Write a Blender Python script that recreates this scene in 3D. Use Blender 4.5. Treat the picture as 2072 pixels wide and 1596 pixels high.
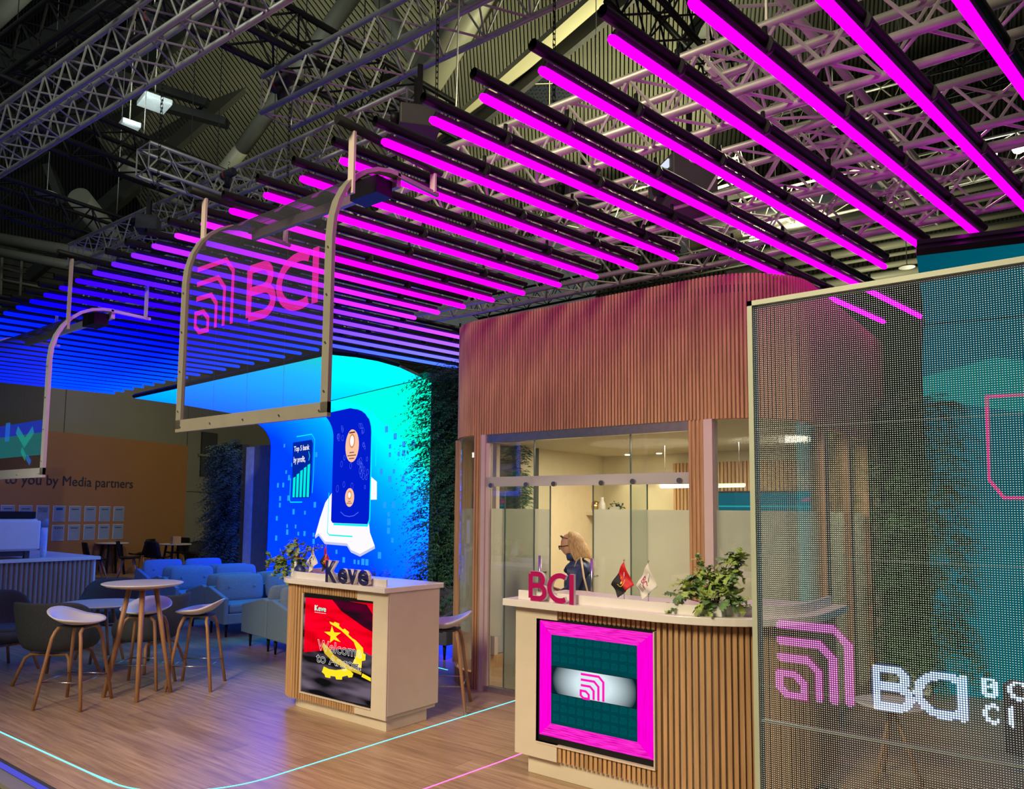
import bpy, bmesh, math, random
from mathutils import Vector, Matrix
random.seed(7)
PI = math.pi
for o in list(bpy.data.objects): bpy.data.objects.remove(o)
SC = bpy.context.scene
COL = SC.collection

# ------------------------------------------------------------------ camera
F_PX, CX, CY = 1526.784, 1000.685, 906.704
PITCH, ROLL, YAW = 0.084, 0.011, -0.669
CAMH = 1.65
_s, _c = math.sin(YAW), math.cos(YAW)
_F = Vector((_s, _c, 0)); _R = Vector((_c, -_s, 0)); _U = Vector((0, 0, 1))
_F2 = _F*math.cos(PITCH)+_U*math.sin(PITCH); _U2 = -_F*math.sin(PITCH)+_U*math.cos(PITCH)
CR = _R*math.cos(ROLL)+_U2*math.sin(ROLL); CU = -_R*math.sin(ROLL)+_U2*math.cos(ROLL); CF = _F2
CAM = Vector((0, 0, CAMH))
cd = bpy.data.cameras.new('camera'); cam = bpy.data.objects.new('camera', cd); COL.objects.link(cam)
cd.sensor_width = 36; cd.lens = 36*F_PX/2072
cd.shift_x = (1036-CX)/2072; cd.shift_y = (CY-798)/2072
cd.clip_end = 200
rm = Matrix((CR, CU, -CF)).transposed().to_4x4(); rm.translation = CAM
cam.matrix_world = rm
SC.camera = cam

# ------------------------------------------------------------------ world, exposure, hall lights and added fills
SC.view_settings.view_transform = 'Standard'; SC.view_settings.look = 'None'
SC.view_settings.exposure = 0.0; SC.view_settings.gamma = 1.0
wd = bpy.data.worlds.new('world'); SC.world = wd; wd.use_nodes = True
wd.node_tree.nodes['Background'].inputs[0].default_value = (0.75, 0.85, 0.8, 1)
wd.node_tree.nodes['Background'].inputs[1].default_value = 0.09
def light(name, kind, loc, power, col, size=0.5, target=None, spot=None, blend=0.5):
    l = bpy.data.lights.new(name, kind); l.energy = power; l.color = col
    if kind == 'AREA': l.shape = 'DISK'; l.size = size
    else: l.shadow_soft_size = size
    if spot: l.spot_size = spot; l.spot_blend = blend
    o = bpy.data.objects.new(name, l); COL.objects.link(o); o.location = loc
    if target is not None:
        o.rotation_euler = (Vector(target)-Vector(loc)).to_track_quat('-Z', 'Y').to_euler()
    return o
WARM = (1.0, 0.86, 0.55)
light('hall_spot_front', 'SPOT', (-1.6, -5.0, 7.0), 4000, (1, .86, .58), 1.4, (-3.3, 4.6, 0.6), math.radians(50), 0.6)
light('hall_spot_left', 'SPOT', (-5.0, -4.5, 7.5), 1700, (1, .78, .58), 1.0, (-4.4, 2.0, 0.0), math.radians(40), 0.7)
light('hall_high_right', 'SPOT', (-1.0, 13.0, 6.0), 15000, (1, .96, .56), .3, (-9.0, 15.5, 12.5), math.radians(75), .9)
light('hall_high_left', 'SPOT', (-13, 6, 8.5), 600, (.85, .95, .85), .4, (-18, 10, 14), math.radians(150), .9)
light('hall_wall_wash', 'SPOT', (-13.5, 9.5, 6.5), 330, (1, .85, .6), .4, (-19, 8, 1.5), math.radians(90), .8)
light('truss_spot', 'SPOT', (-2.0, 9.5, 7.5), 450, (1, .95, .62), .3, (-2.5, 4.5, 3.8), math.radians(100), .7)  # spot aimed down at the canopy trusses from behind
light('hall_depth_fill', 'POINT', (-2.5, 19.0, 5.5), 900, (1, .95, .6), .3)  # added fill to lighten the beams and ducts far back at right
light('high_truss_fill', 'SPOT', (-4.0, -2.0, 9.0), 800, (.9, .95, .85), .5, (-9.5, 5.0, 6.8), math.radians(70), .8)  # added fill to brighten the silver trusses at upper left

# ------------------------------------------------------------------ pixel helpers (turn a photo pixel into a place)
def ray(x, y): return CR*((x-CX)/F_PX)-CU*((y-CY)/F_PX)+CF
def PZ(x, y, z):
    d = ray(x, y); return CAM+d*((z-CAMH)/d.z)
def PY(x, y, Y):
    d = ray(x, y); return CAM+d*(Y/d.y)
def PX(x, y, X):
    d = ray(x, y); return CAM+d*(X/d.x)
def PD(x, y, dep): return CAM+ray(x, y)*dep

# ------------------------------------------------------------------ materials
MATS = {}
def new_mat(name):
    m = bpy.data.materials.new(name); m.use_nodes = True
    nt = m.node_tree; nt.nodes.clear()
    out = nt.nodes.new('ShaderNodeOutputMaterial')
    MATS[name] = m
    return m, nt, out
def N(nt, t, **kw):
    n = nt.nodes.new('ShaderNode'+t)
    for k, v in kw.items(): setattr(n, k, v)
    return n
def L(nt, a, b): nt.links.new(a, b)
def V4(c): return (c[0], c[1], c[2], 1)
def mat(name, col, rough=0.5, metal=0.0, var=0.12, scale=8, spec=0.5, bump=0.0, stretch=(1, 1, 1), bscale=None):
    m, nt, out = new_mat(name)
    b = N(nt, 'BsdfPrincipled'); L(nt, b.outputs[0], out.inputs[0])
    b.inputs['Roughness'].default_value = rough; b.inputs['Metallic'].default_value = metal
    b.inputs['Specular IOR Level'].default_value = spec
    tc = N(nt, 'TexCoord'); mp = N(nt, 'Mapping'); mp.inputs['Scale'].default_value = stretch
    L(nt, tc.outputs['Object'], mp.inputs[0])
    nz = N(nt, 'TexNoise'); nz.inputs['Scale'].default_value = scale; nz.inputs['Detail'].default_value = 4
    L(nt, mp.outputs[0], nz.inputs['Vector'])
    cr = N(nt, 'ValToRGB'); e = cr.color_ramp.elements
    e[0].position = .3; e[1].position = .7
    e[0].color = V4([c*(1-var) for c in col]); e[1].color = V4([min(1, c*(1+var)) for c in col])
    L(nt, nz.outputs[0], cr.inputs[0]); L(nt, cr.outputs[0], b.inputs['Base Color'])
    if bump:
        n2 = N(nt, 'TexNoise'); n2.inputs['Scale'].default_value = bscale or scale*6
        L(nt, mp.outputs[0], n2.inputs['Vector'])
        bp = N(nt, 'Bump'); bp.inputs['Strength'].default_value = bump; bp.inputs['Distance'].default_value = .01
        L(nt, n2.outputs[0], bp.inputs['Height']); L(nt, bp.outputs[0], b.inputs['Normal'])
    return m
def emat(name, col, s=1.0):
    m, nt, out = new_mat(name)
    e = N(nt, 'Emission'); e.inputs[0].default_value = V4(col); e.inputs[1].default_value = s
    L(nt, e.outputs[0], out.inputs[0]); return m
def glass(name, tint, alpha, rough=0.02, gloss=0.12):
    m, nt, out = new_mat(name)
    t = N(nt, 'BsdfTransparent'); t.inputs[0].default_value = V4(tint)
    g = N(nt, 'BsdfGlossy'); g.inputs['Roughness'].default_value = rough; g.inputs[0].default_value = (1, 1, 1, 1)
    lw = N(nt, 'LayerWeight'); lw.inputs[0].default_value = .35
    mu = N(nt, 'Math', operation='MULTIPLY_ADD'); mu.inputs[1].default_value = .5; mu.inputs[2].default_value = gloss
    L(nt, lw.outputs['Fresnel'], mu.inputs[0])
    mx = N(nt, 'MixShader'); L(nt, mu.outputs[0], mx.inputs[0]); L(nt, t.outputs[0], mx.inputs[1]); L(nt, g.outputs[0], mx.inputs[2])
    L(nt, mx.outputs[0], out.inputs[0]); return m
def frost(name, col, alpha):
    m, nt, out = new_mat(name)
    t = N(nt, 'BsdfTransparent'); t.inputs[0].default_value = (.9, .93, .92, 1)
    d = N(nt, 'BsdfDiffuse'); d.inputs[0].default_value = V4(col)
    tr = N(nt, 'BsdfTranslucent'); tr.inputs[0].default_value = V4(col)
    nz = N(nt, 'TexNoise'); nz.inputs['Scale'].default_value = 300
    m1 = N(nt, 'MixShader'); m1.inputs[0].default_value = .6; L(nt, d.outputs[0], m1.inputs[1]); L(nt, tr.outputs[0], m1.inputs[2])
    mm = N(nt, 'MapRange'); mm.inputs[3].default_value = alpha-.05; mm.inputs[4].default_value = alpha+.05
    L(nt, nz.outputs[0], mm.inputs[0])
    m2 = N(nt, 'MixShader'); L(nt, mm.outputs[0], m2.inputs[0]); L(nt, t.outputs[0], m2.inputs[1]); L(nt, m1.outputs[0], m2.inputs[2])
    L(nt, m2.outputs[0], out.inputs[0]); return m

OAK = (0.50, 0.29, 0.13)
m_oak = mat('oak_slats', OAK, .55, var=.22, scale=3, stretch=(14, 14, .8), bump=.05)
m_oakleg = mat('oak_leg', (.42, .22, .10), .45, var=.2, scale=4, stretch=(12, 12, 1.5))
m_cream = mat('cream_laminate', (.66, .58, .44), .45, var=.03)
m_white = mat('white_laminate', (.80, .76, .68), .25, var=.02)
m_whitep = mat('white_plastic', (.78, .76, .76), .35, var=.02)
m_navy = mat('navy_paint', (.012, .018, .12), .4, var=.05)
m_mag = mat('magenta_paint', (.42, .0, .10), .45, var=.05)
m_black = mat('black_metal', (.008, .008, .009), .5, var=.1, spec=.25)
m_dark = mat('dark_grey', (.045, .045, .045), .6)
m_alu = mat('brushed_aluminium', (.62, .60, .56), .28, 1.0, var=.08, scale=20)
m_frame = mat('frame_grey', (.30, .28, .22), .45, .3, var=.05)
m_fgreen = mat('pale_frame', (.52, .54, .40), .45, .1, var=.04)
m_steel = mat('steel', (.55, .54, .53), .25, 1.0)
m_pinktrim = mat('satin_trim', (.62, .50, .44), .4, var=.03)
m_fab = mat('grey_fabric', (.075, .085, .095), .95, var=.35, scale=160, bump=.3, bscale=400)
m_sofa = mat('pale_grey_upholstery', (.20, .29, .34), .95, var=.2, scale=120, bump=.3, bscale=300)
m_dsofa = mat('dark_grey_upholstery', (.10, .105, .11), .95, var=.2, scale=120, bump=.3, bscale=300)
m_leaf = mat('leaf_green', (.12, .20, .035), .5, var=.6, scale=9)
m_leafd = mat('leaf_dark', (.022, .06, .022), .5, var=.7, scale=5)
m_orange = mat('orange_wall_paint', (.27, .125, .03), .8, var=.04, scale=1)
m_wallg = mat('beige_wall_panel', (.24, .235, .18), .85, var=.05, scale=1)
m_cor = mat('corrugated_metal', (.22, .22, .165), .5, .2, var=.08, scale=.5)
m_strut = mat('painted_roof_steel', (.20, .20, .15), .5, var=.1, scale=1)
m_paper = mat('paper', (.72, .74, .68), .35, var=.03)
m_ink = mat('black_ink', (.01, .01, .012), .6)
m_skin = mat('skin', (.55, .30, .20), .5, var=.05)
m_hair = mat('blond_hair', (.42, .26, .11), .5, var=.45, scale=20, stretch=(6, 6, .6), bump=.4)
m_jacket = mat('navy_jacket', (.010, .03, .12), .55, var=.4, scale=14, bump=.3, bscale=20)
m_tan = mat('tan_canvas', (.6, .46, .30), .8)
m_red = mat('red_cloth', (.62, .008, .01), .6, var=.15, scale=20)
m_blackc = mat('black_cloth', (.012, .012, .012), .7)
m_whitec = mat('white_cloth', (.75, .72, .62), .6, var=.05)
m_yel = mat('yellow_print', (.85, .55, .05), .6)
m_gold = mat('gold_metal', (.7, .48, .2), .25, 1.0)
m_clear = glass('clear_glass', (.93, .96, .94), 0, .02, .05)
m_clearc = glass('curved_clear_glass', (.88, .92, .9), 0, .04, .10)
m_frost = frost('frosted_film', (.80, .77, .70), .72)
m_carpet = mat('dark_carpet', (.02, .022, .018), .95, var=.5, scale=200)
m_cyanstrip = emat('cyan_led_strip', (.10, .75, 1.0), 3.0)
m_pinkstrip = emat('pink_led_strip', (1.0, .12, .5), 3.0)
m_bluestrip = emat('blue_edge_strip', (.10, .10, .75), .9)
m_lampw = emat('lamp_glow', (1, 1, .85), 30)
m_ceilin = mat('cream_ceiling', (.55, .50, .36), .7, var=.03)
m_creamin = mat('cream_interior_wall', (.66, .58, .40), .7, var=.03)
m_planter = mat('planter_white', (.6, .6, .58), .5)

def floor_mat():
    m, nt, out = new_mat('oak_floor_planks')
    b = N(nt, 'BsdfPrincipled'); b.inputs['Roughness'].default_value = .32; L(nt, b.outputs[0], out.inputs[0])
    tc = N(nt, 'TexCoord')
    br = N(nt, 'TexBrick'); br.inputs['Scale'].default_value = 1.0; br.inputs['Brick Width'].default_value = 1.4
    br.inputs['Row Height'].default_value = .19; br.inputs['Mortar Size'].default_value = .0016
    br.inputs['Color1'].default_value = (.40, .27, .15, 1); br.inputs['Color2'].default_value = (.52, .37, .22, 1); br.inputs['Mortar'].default_value = (.20, .12, .06, 1)
    br.inputs['Bias'].default_value = 0; br.offset = .37
    L(nt, tc.outputs['Object'], br.inputs['Vector'])
    mp = N(nt, 'Mapping'); mp.inputs['Scale'].default_value = (.9, 14, 1); L(nt, tc.outputs['Object'], mp.inputs[0])
    nz = N(nt, 'TexNoise'); nz.inputs['Scale'].default_value = 2.2; nz.inputs['Detail'].default_value = 6; nz.inputs['Distortion'].default_value = .6
    L(nt, mp.outputs[0], nz.inputs['Vector'])
    cr = N(nt, 'ValToRGB'); cr.color_ramp.elements[0].position = .3; cr.color_ramp.elements[0].color = (.55, .48, .42, 1)
    cr.color_ramp.elements[1].position = .68; cr.color_ramp.elements[1].color = (1.1, 1.08, 1.05, 1)
    L(nt, nz.outputs[0], cr.inputs[0])
    mx = N(nt, 'Mix', data_type='RGBA', blend_type='MULTIPLY'); mx.inputs[0].default_value = .85
    L(nt, br.outputs[0], mx.inputs[6]); L(nt, cr.outputs[0], mx.inputs[7]); L(nt, mx.outputs[2], b.inputs['Base Color'])
    return m
m_floor = floor_mat()

def tube_mat():
    m, nt, out = new_mat('tube_led_glow')
    e = N(nt, 'Emission'); L(nt, e.outputs[0], out.inputs[0]); e.inputs[1].default_value = 4.0
    g = N(nt, 'NewGeometry'); sp = N(nt, 'SeparateXYZ'); L(nt, g.outputs['Position'], sp.inputs[0])
    def lin(a, b_, c):
        v = N(nt, 'Math', operation='MULTIPLY'); L(nt, sp.outputs[0], v.inputs[0]); v.inputs[1].default_value = a
        w = N(nt, 'Math', operation='MULTIPLY_ADD'); L(nt, sp.outputs[1], w.inputs[0]); w.inputs[1].default_value = b_; L(nt, v.outputs[0], w.inputs[2])
        x = N(nt, 'Math', operation='ADD'); L(nt, w.outputs[0], x.inputs[0]); x.inputs[1].default_value = c
        return x.outputs[0]
    def mr(sock, a, b_):
        q = N(nt, 'MapRange'); L(nt, sock, q.inputs[0]); q.inputs[1].default_value = a; q.inputs[2].default_value = b_; return q.outputs[0]
    r = lin(.986, -.164, 0); t = lin(.164, .986, 0)
    u = lin(.986+.30*.164, -.164+.30*.986, -.30*2)
    cr = N(nt, 'ValToRGB'); L(nt, mr(u, -14, 0), cr.inputs[0])
    el = cr.color_ramp.elements
    el[0].position = .10; el[0].color = (0, .02, 1, 1); el[1].position = .66; el[1].color = (1, 0, 1, 1)
    for p, c in ((.40, (0, 0, 1, 1)), (.48, (.012, 0, 1, 1)), (.535, (.04, .003, 1, 1)), (.58, (.12, .006, 1, 1)), (.62, (.35, .006, 1, 1))):
        k = el.new(p); k.color = c
    c2 = N(nt, 'Mix', data_type='RGBA'); L(nt, mr(r, -6.9, -8.1), c2.inputs[0]); c2.inputs[6].default_value = (.13, .055, .5, 1); c2.inputs[7].default_value = (0, .07, .6, 1)
    f = N(nt, 'Math', operation='MULTIPLY'); L(nt, mr(t, 3.2, 5.6), f.inputs[0]); L(nt, mr(r, -5.9, -7.0), f.inputs[1])
    mx = N(nt, 'Mix', data_type='RGBA'); L(nt, f.outputs[0], mx.inputs[0]); L(nt, cr.outputs[0], mx.inputs[6]); L(nt, c2.outputs[2], mx.inputs[7])
    L(nt, mx.outputs[2], e.inputs[0]); return m
m_tube = tube_mat()

def grad_screen(name, stops, axis_uv, s=1.0, noise=.06, bandcol=None):
    """screen picture: colour ramp along a direction (wx,wy,wz,offset) of world position, softly mottled"""
    m, nt, out = new_mat(name)
    e = N(nt, 'Emission'); e.inputs[1].default_value = s; L(nt, e.outputs[0], out.inputs[0])
    g = N(nt, 'NewGeometry'); sp = N(nt, 'SeparateXYZ'); L(nt, g.outputs['Position'], sp.inputs[0])
    acc = None
    for i in range(3):
        v = N(nt, 'Math', operation='MULTIPLY_ADD'); L(nt, sp.outputs[i], v.inputs[0]); v.inputs[1].default_value = axis_uv[i]
        if acc is None: v.inputs[2].default_value = axis_uv[3]
        else: L(nt, acc, v.inputs[2])
        acc = v.outputs[0]
    nz = N(nt, 'TexNoise'); nz.inputs['Scale'].default_value = 1.3; nz.inputs['Detail'].default_value = 3; L(nt, g.outputs['Position'], nz.inputs['Vector'])
    v = N(nt, 'Math', operation='MULTIPLY_ADD'); L(nt, nz.outputs[0], v.inputs[0]); v.inputs[1].default_value = noise*2; L(nt, acc, v.inputs[2])
    v2 = N(nt, 'Math', operation='SUBTRACT'); L(nt, v.outputs[0], v2.inputs[0]); v2.inputs[1].default_value = noise
    cr = N(nt, 'ValToRGB'); L(nt, v2.outputs[0], cr.inputs[0]); el = cr.color_ramp.elements
    el[0].position = stops[0][0]; el[0].color = V4(stops[0][1]); el[1].position = stops[-1][0]; el[1].color = V4(stops[-1][1])
    for p, c in stops[1:-1]:
        k = el.new(p); k.color = V4(c)
    L(nt, cr.outputs[0], e.inputs[0]); return m

# ------------------------------------------------------------------ object helpers
def tag(o, label=None, cat=None, group=None, kind=None):
    if label: o['label'] = label
    if cat: o['category'] = cat
    if group: o['group'] = group
    if kind: o['kind'] = kind
    return o
def thing(name, label, cat, loc=(0, 0, 0), rz=0, group=None):
    o = bpy.data.objects.new(name, None); COL.objects.link(o); o.location = loc; o.rotation_euler = (0, 0, rz)
    o.empty_display_size = .1
    return tag(o, label, cat, group)
class MB:
    def __init__(s): s.bm = bmesh.new(); s.M = Matrix.Identity(4)
    def v(s, p): return s.bm.verts.new(s.M @ Vector(p))
    def face(s, pts, smooth=False):
        vs = [s.v(p) for p in pts]
        f = s.bm.faces.new(vs); f.smooth = smooth; return f
    def box(s, x0, x1, y0, y1, z0, z1):
        p = [(x, y, z) for z in (z0, z1) for (x, y) in ((x0, y0), (x1, y0), (x1, y1), (x0, y1))]
        vs = [s.v(q) for q in p]
        for f in ((3, 2, 1, 0), (4, 5, 6, 7), (0, 1, 5, 4), (1, 2, 6, 5), (2, 3, 7, 6), (3, 0, 4, 7)):
            s.bm.faces.new([vs[i] for i in f])
        return s
    def ring(s, c, a, b_, r, n, r2=None, ph=0):
        return [s.v(c+a*(math.cos(2*PI*i/n+ph)*r)+b_*(math.sin(2*PI*i/n+ph)*(r2 or r))) for i in range(n)]
    def tube(s, pts, r, n=8, cap=True, rads=None, r2=None):
        pts = [Vector(p) for p in pts]; rings = []
        up = None
        for i, p in enumerate(pts):
            if i == 0: d = pts[1]-p
            elif i == len(pts)-1: d = p-pts[i-1]
            else: d = (pts[i+1]-p).normalized()+(p-pts[i-1]).normalized()
            d.normalize()
            if up is None:
                up = Vector((0, 0, 1)) if abs(d.z) < .95 else Vector((1, 0, 0))
            a = d.cross(up)
            if a.length < 1e-5: a = d.cross(Vector((0, 1, 0)))
            a.normalize(); b_ = a.cross(d); up = b_
            rr = rads[i] if rads else r
            rings.append(s.ring(p, a, b_, rr, n, (r2*rr/r if r2 else None)))
        for k in range(len(rings)-1):
            for i in range(n):
                f = s.bm.faces.new((rings[k][i], rings[k][(i+1) % n], rings[k+1][(i+1) % n], rings[k+1][i])); f.smooth = n > 5
        if cap:
            s.bm.faces.new(rings[0][::-1]); s.bm.faces.new(rings[-1])
        return s
    def lathe(s, prof, n=24, c=(0, 0, 0), sx=1, sy=1, smooth=True):
        c = Vector(c); rings = []
        for r, z in prof:
            rings.append([s.v(c+Vector((r*sx*math.cos(2*PI*i/n), r*sy*math.sin(2*PI*i/n), z))) for i in range(n)])
        for k in range(len(rings)-1):
            for i in range(n):
                f = s.bm.faces.new((rings[k][i], rings[k][(i+1) % n], rings[k+1][(i+1) % n], rings[k+1][i])); f.smooth = smooth
        s.bm.faces.new(rings[0][::-1]); s.bm.faces.new(rings[-1]); return s
    def prism(s, poly, z0, z1, closed=True):
        a = [s.v((x, y, z0)) for x, y in poly]; b_ = [s.v((x, y, z1)) for x, y in poly]; n = len(poly)
        for i in range(n if closed else n-1):
            s.bm.faces.new((a[i], a[(i+1) % n], b_[(i+1) % n], b_[i]))
        if closed:
            s.bm.faces.new(a[::-1]); s.bm.faces.new(b_)
        return s
    def grid(s, P, closed=False, smooth=True, thick=0):
        vs = [[s.v(p) for p in row] for row in P]
        nj = len(P[0])
        for i in range(len(P)-1):
            for j in range(nj if closed else nj-1):
                f = s.bm.faces.new((vs[i][j], vs[i][(j+1) % nj], vs[i+1][(j+1) % nj], vs[i+1][j])); f.smooth = smooth
        return vs
    def build(s, name, m, parent=None, bevel=0, sub=0, solid=0, fixn=True):
        if fixn: bmesh.ops.recalc_face_normals(s.bm, faces=s.bm.faces)
        me = bpy.data.meshes.new(name); s.bm.to_mesh(me); s.bm.free()
        o = bpy.data.objects.new(name, me); COL.objects.link(o)
        for q in (m if isinstance(m, (list, tuple)) else [m]): me.materials.append(q)
        if parent: o.parent = parent
        if solid:
            k = o.modifiers.new('t', 'SOLIDIFY'); k.thickness = solid; k.offset = 0
        if bevel:
            k = o.modifiers.new('b', 'BEVEL'); k.width = bevel; k.segments = 2; k.limit_method = 'ANGLE'
        if sub:
            k = o.modifiers.new('s', 'SUBSURF'); k.levels = sub; k.render_levels = sub
        return o
def box(name, m, x0, x1, y0, y1, z0, z1, parent=None, bevel=0):
    return MB().box(x0, x1, y0, y1, z0, z1).build(name, m, parent, bevel)
def dup(root, loc=None, rz=None, label=None, group=None):
    r = root.copy(); COL.objects.link(r)
    if loc is not None: r.location = loc
    if rz is not None: r.rotation_euler = (0, 0, rz)
    if label: r['label'] = label
    if group: r['group'] = group
    for ch in list(root.children):
        c = ch.copy(); COL.objects.link(c); c.parent = r
        for g in list(ch.children):
            d = g.copy(); COL.objects.link(d); d.parent = c
    return r
def font_mesh(name, body, m, M, w=None, h=None, depth=0, bold=0, parent=None, align='LEFT', center=False):
    cu = bpy.data.curves.new('t', 'FONT'); cu.body = body; cu.extrude = 0; cu.offset = bold; cu.align_x = align; cu.resolution_u = 3
    ob = bpy.data.objects.new('t', cu); COL.objects.link(ob)
    bpy.context.view_layer.update()
    me = bpy.data.meshes.new_from_object(ob.evaluated_get(bpy.context.evaluated_depsgraph_get()))
    bpy.data.objects.remove(ob); bpy.data.curves.remove(cu)
    xs = [v.co.x for v in me.vertices]; ys = [v.co.y for v in me.vertices]
    x0, x1, y0, y1 = min(xs), max(xs), min(ys), max(ys)
    sx = (w/(x1-x0)) if w else None; sy = (h/(y1-y0)) if h else None
    if sx is None: sx = sy
    if sy is None: sy = sx
    for v in me.vertices:
        v.co = Vector(((v.co.x-x0)*sx, (v.co.y-y0)*sy, 0))
    if depth:
        bm = bmesh.new(); bm.from_mesh(me)
        bmesh.ops.remove_doubles(bm, verts=bm.verts, dist=1e-5)
        r = bmesh.ops.extrude_face_region(bm, geom=bm.faces[:])
        bmesh.ops.translate(bm, verts=[e for e in r['geom'] if isinstance(e, bmesh.types.BMVert)], vec=(0, 0, -depth))
        bmesh.ops.recalc_face_normals(bm, faces=bm.faces); bm.to_mesh(me); bm.free()
    me.transform(M); me.name = name
    me.materials.clear(); me.materials.append(m)
    o = bpy.data.objects.new(name, me); COL.objects.link(o)
    if parent: o.parent = parent
    return o
def XZ(x, y, z):      # text plane facing -y, origin lower left
    return Matrix.Translation((x, y, z)) @ Matrix(((1, 0, 0, 0), (0, 0, -1, 0), (0, 1, 0, 0), (0, 0, 0, 1)))
def plane_frame(o, u, v):   # matrix taking (a,b,c) to o+a*u+b*v+c*(u x v)
    u = Vector(u).normalized(); v = Vector(v).normalized(); w = u.cross(v)
    M = Matrix((u, v, w)).transposed().to_4x4(); M.translation = Vector(o); return M
def ribbon(mb, pts, w, T, closed=False):
    pts = [Vector((p[0], p[1])) for p in pts]; n = len(pts); A = []; B = []
    for i, p in enumerate(pts):
        a = pts[i-1] if (i > 0 or closed) else None; b_ = pts[(i+1) % n] if (i < n-1 or closed) else None
        d1 = (p-a).normalized() if a is not None else None; d2 = (b_-p).normalized() if b_ is not None else None
        d = (d1+d2).normalized() if (d1 and d2) else (d1 or d2)
        nn = Vector((-d.y, d.x)); k = 1/max(.5, nn.dot(Vector((-d2.y, d2.x)))) if (d1 and d2) else 1
        A.append(T(p+nn*w/2*k)); B.append(T(p-nn*w/2*k))
    va = [mb.v(q) for q in A]; vb = [mb.v(q) for q in B]
    for i in range(n if closed else n-1):
        j = (i+1) % n; mb.bm.faces.new((va[i], va[j], vb[j], vb[i]))
LOGO = [([(0, 1), (.80, 1), (1, .80), (1, 0)], 0), ([(0, .765), (.60, .765), (.785, .58), (.785, 0)], 0),
        ([(0, .53), (.42, .53), (.575, .375), (.575, 0)], 0), ([(0, .30), (.22, .30), (.36, .18), (.36, 0), (.12, 0), (0, .1)], 1)]
def arc(cx, cy, rx, ry, a0, a1, n=14):
    return [(cx+rx*math.cos(math.radians(a0+(a1-a0)*i/n)), cy+ry*math.sin(math.radians(a0+(a1-a0)*i/n))) for i in range(n+1)]
LET_B = [([(.0, 0), (.0, 1)], 0), ([(0, 1), (.34, 1)]+arc(.34, .765, .22, .235, 90, -90)+[(0, .53)], 0), ([(0, .53), (.38, .53)]+arc(.38, .265, .26, .265, 90, -90)+[(0, 0)], 0)]
LET_C = [(arc(.42, .5, .42, .5, 60, 300, 20), 0)]
LET_I = [([(0, 0), (0, 1)], 0)]
def strokes(mb, defs, x0, y0, w, h, sw, T):
    for pts, cl in defs:
        ribbon(mb, [(x0+p[0]*w, y0+p[1]*h) for p in pts], sw, T, bool(cl))
def in_strokes(defs, x0, y0, w, h, sw, px, py):
    for pts, cl in defs:
        q = [(x0+p[0]*w, y0+p[1]*h) for p in pts]
        if cl: q.append(q[0])
        for i in range(len(q)-1):
            ax, ay = q[i]; bx, by = q[i+1]; dx, dy = bx-ax, by-ay; l = dx*dx+dy*dy
            t = max(0, min(1, ((px-ax)*dx+(py-ay)*dy)/l)); ex, ey = ax+t*dx-px, ay+t*dy-py
            if ex*ex+ey*ey < sw*sw/4: return True
    return False

def _dd(defs):
    out = []
    for pts, cl in defs:
        q = []
        for p in pts:
            if not q or abs(p[0]-q[-1][0])+abs(p[1]-q[-1][1]) > 1e-6: q.append(p)
        out.append((q, cl))
    return out
LOGO, LET_B, LET_C, LET_I = _dd(LOGO), _dd(LET_B), _dd(LET_C), _dd(LET_I)

# slatted wall along a path of (x,y) points; outward normal is to the right of travel
def resample(path, step):
    out = []; acc = 0; pos = 0
    tot = sum((Vector(path[i+1])-Vector(path[i])).length for i in range(len(path)-1))
    n = max(1, int(round(tot/step))); st = tot/n
    seg = 0; p = Vector(path[0]); d = 0; tgt = st/2
    cum = [0]
    for i in range(len(path)-1): cum.append(cum[-1]+(Vector(path[i+1])-Vector(path[i])).length)
    for k in range(n):
        s = (k+.5)*st
        i = max(j for j in range(len(path)-1) if cum[j] <= s+1e-9)
        a = Vector(path[i]); b_ = Vector(path[i+1]); t = (s-cum[i])/(cum[i+1]-cum[i])
        dd = (b_-a).normalized(); out.append((a+(b_-a)*t, dd))
    return out
def slats(mb, path, z0, z1, pitch=.031, w=.021, d=.016, rounded=True):
    for p, dd in resample(path, pitch):
        nn = Vector((dd.y, -dd.x)); a = []
        prof = ((-.5, 0), (-.5, .55), (-.3, .9), (0, 1), (.3, .9), (.5, .55), (.5, 0)) if rounded else ((-.5, 0), (-.5, 1), (.5, 1), (.5, 0))
        lo = []; hi = []
        for u, v in prof:
            q = p+dd*(u*w)+nn*(v*d)
            lo.append(mb.v((q.x, q.y, z0))); hi.append(mb.v((q.x, q.y, z1)))
        m_ = len(prof)
        for i in range(m_):
            f = mb.bm.faces.new((lo[i], lo[(i+1) % m_], hi[(i+1) % m_], hi[i])); f.smooth = False
        mb.bm.faces.new(lo[::-1]); mb.bm.faces.new(hi)
def strip(mb, path, z0, z1, off=0, th=.004):
    """thin wall following a path"""
    pts = [Vector(p) for p in path]; n = len(pts); A = []; B = []
    for i, p in enumerate(pts):
        d = (pts[min(i+1, n-1)]-pts[max(i-1, 0)]).normalized(); nn = Vector((d.y, -d.x))
        A.append(p+nn*(off+th/2)); B.append(p+nn*(off-th/2))
    rows = [[(q.x, q.y, z0) for q in A], [(q.x, q.y, z1) for q in A], [(q.x, q.y, z1) for q in B], [(q.x, q.y, z0) for q in B], [(q.x, q.y, z0) for q in A]]
    mb.grid(rows, smooth=False)
    for k in (0, -1):
        a, b_ = A[k], B[k]; mb.face([(a.x, a.y, z0), (b_.x, b_.y, z0), (b_.x, b_.y, z1), (a.x, a.y, z1)])
def arcp(cx, cy, r, a0, a1, n=10):
    return [(cx+r*math.cos(math.radians(a0+(a1-a0)*i/n)), cy+r*math.sin(math.radians(a0+(a1-a0)*i/n))) for i in range(n+1)]
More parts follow.
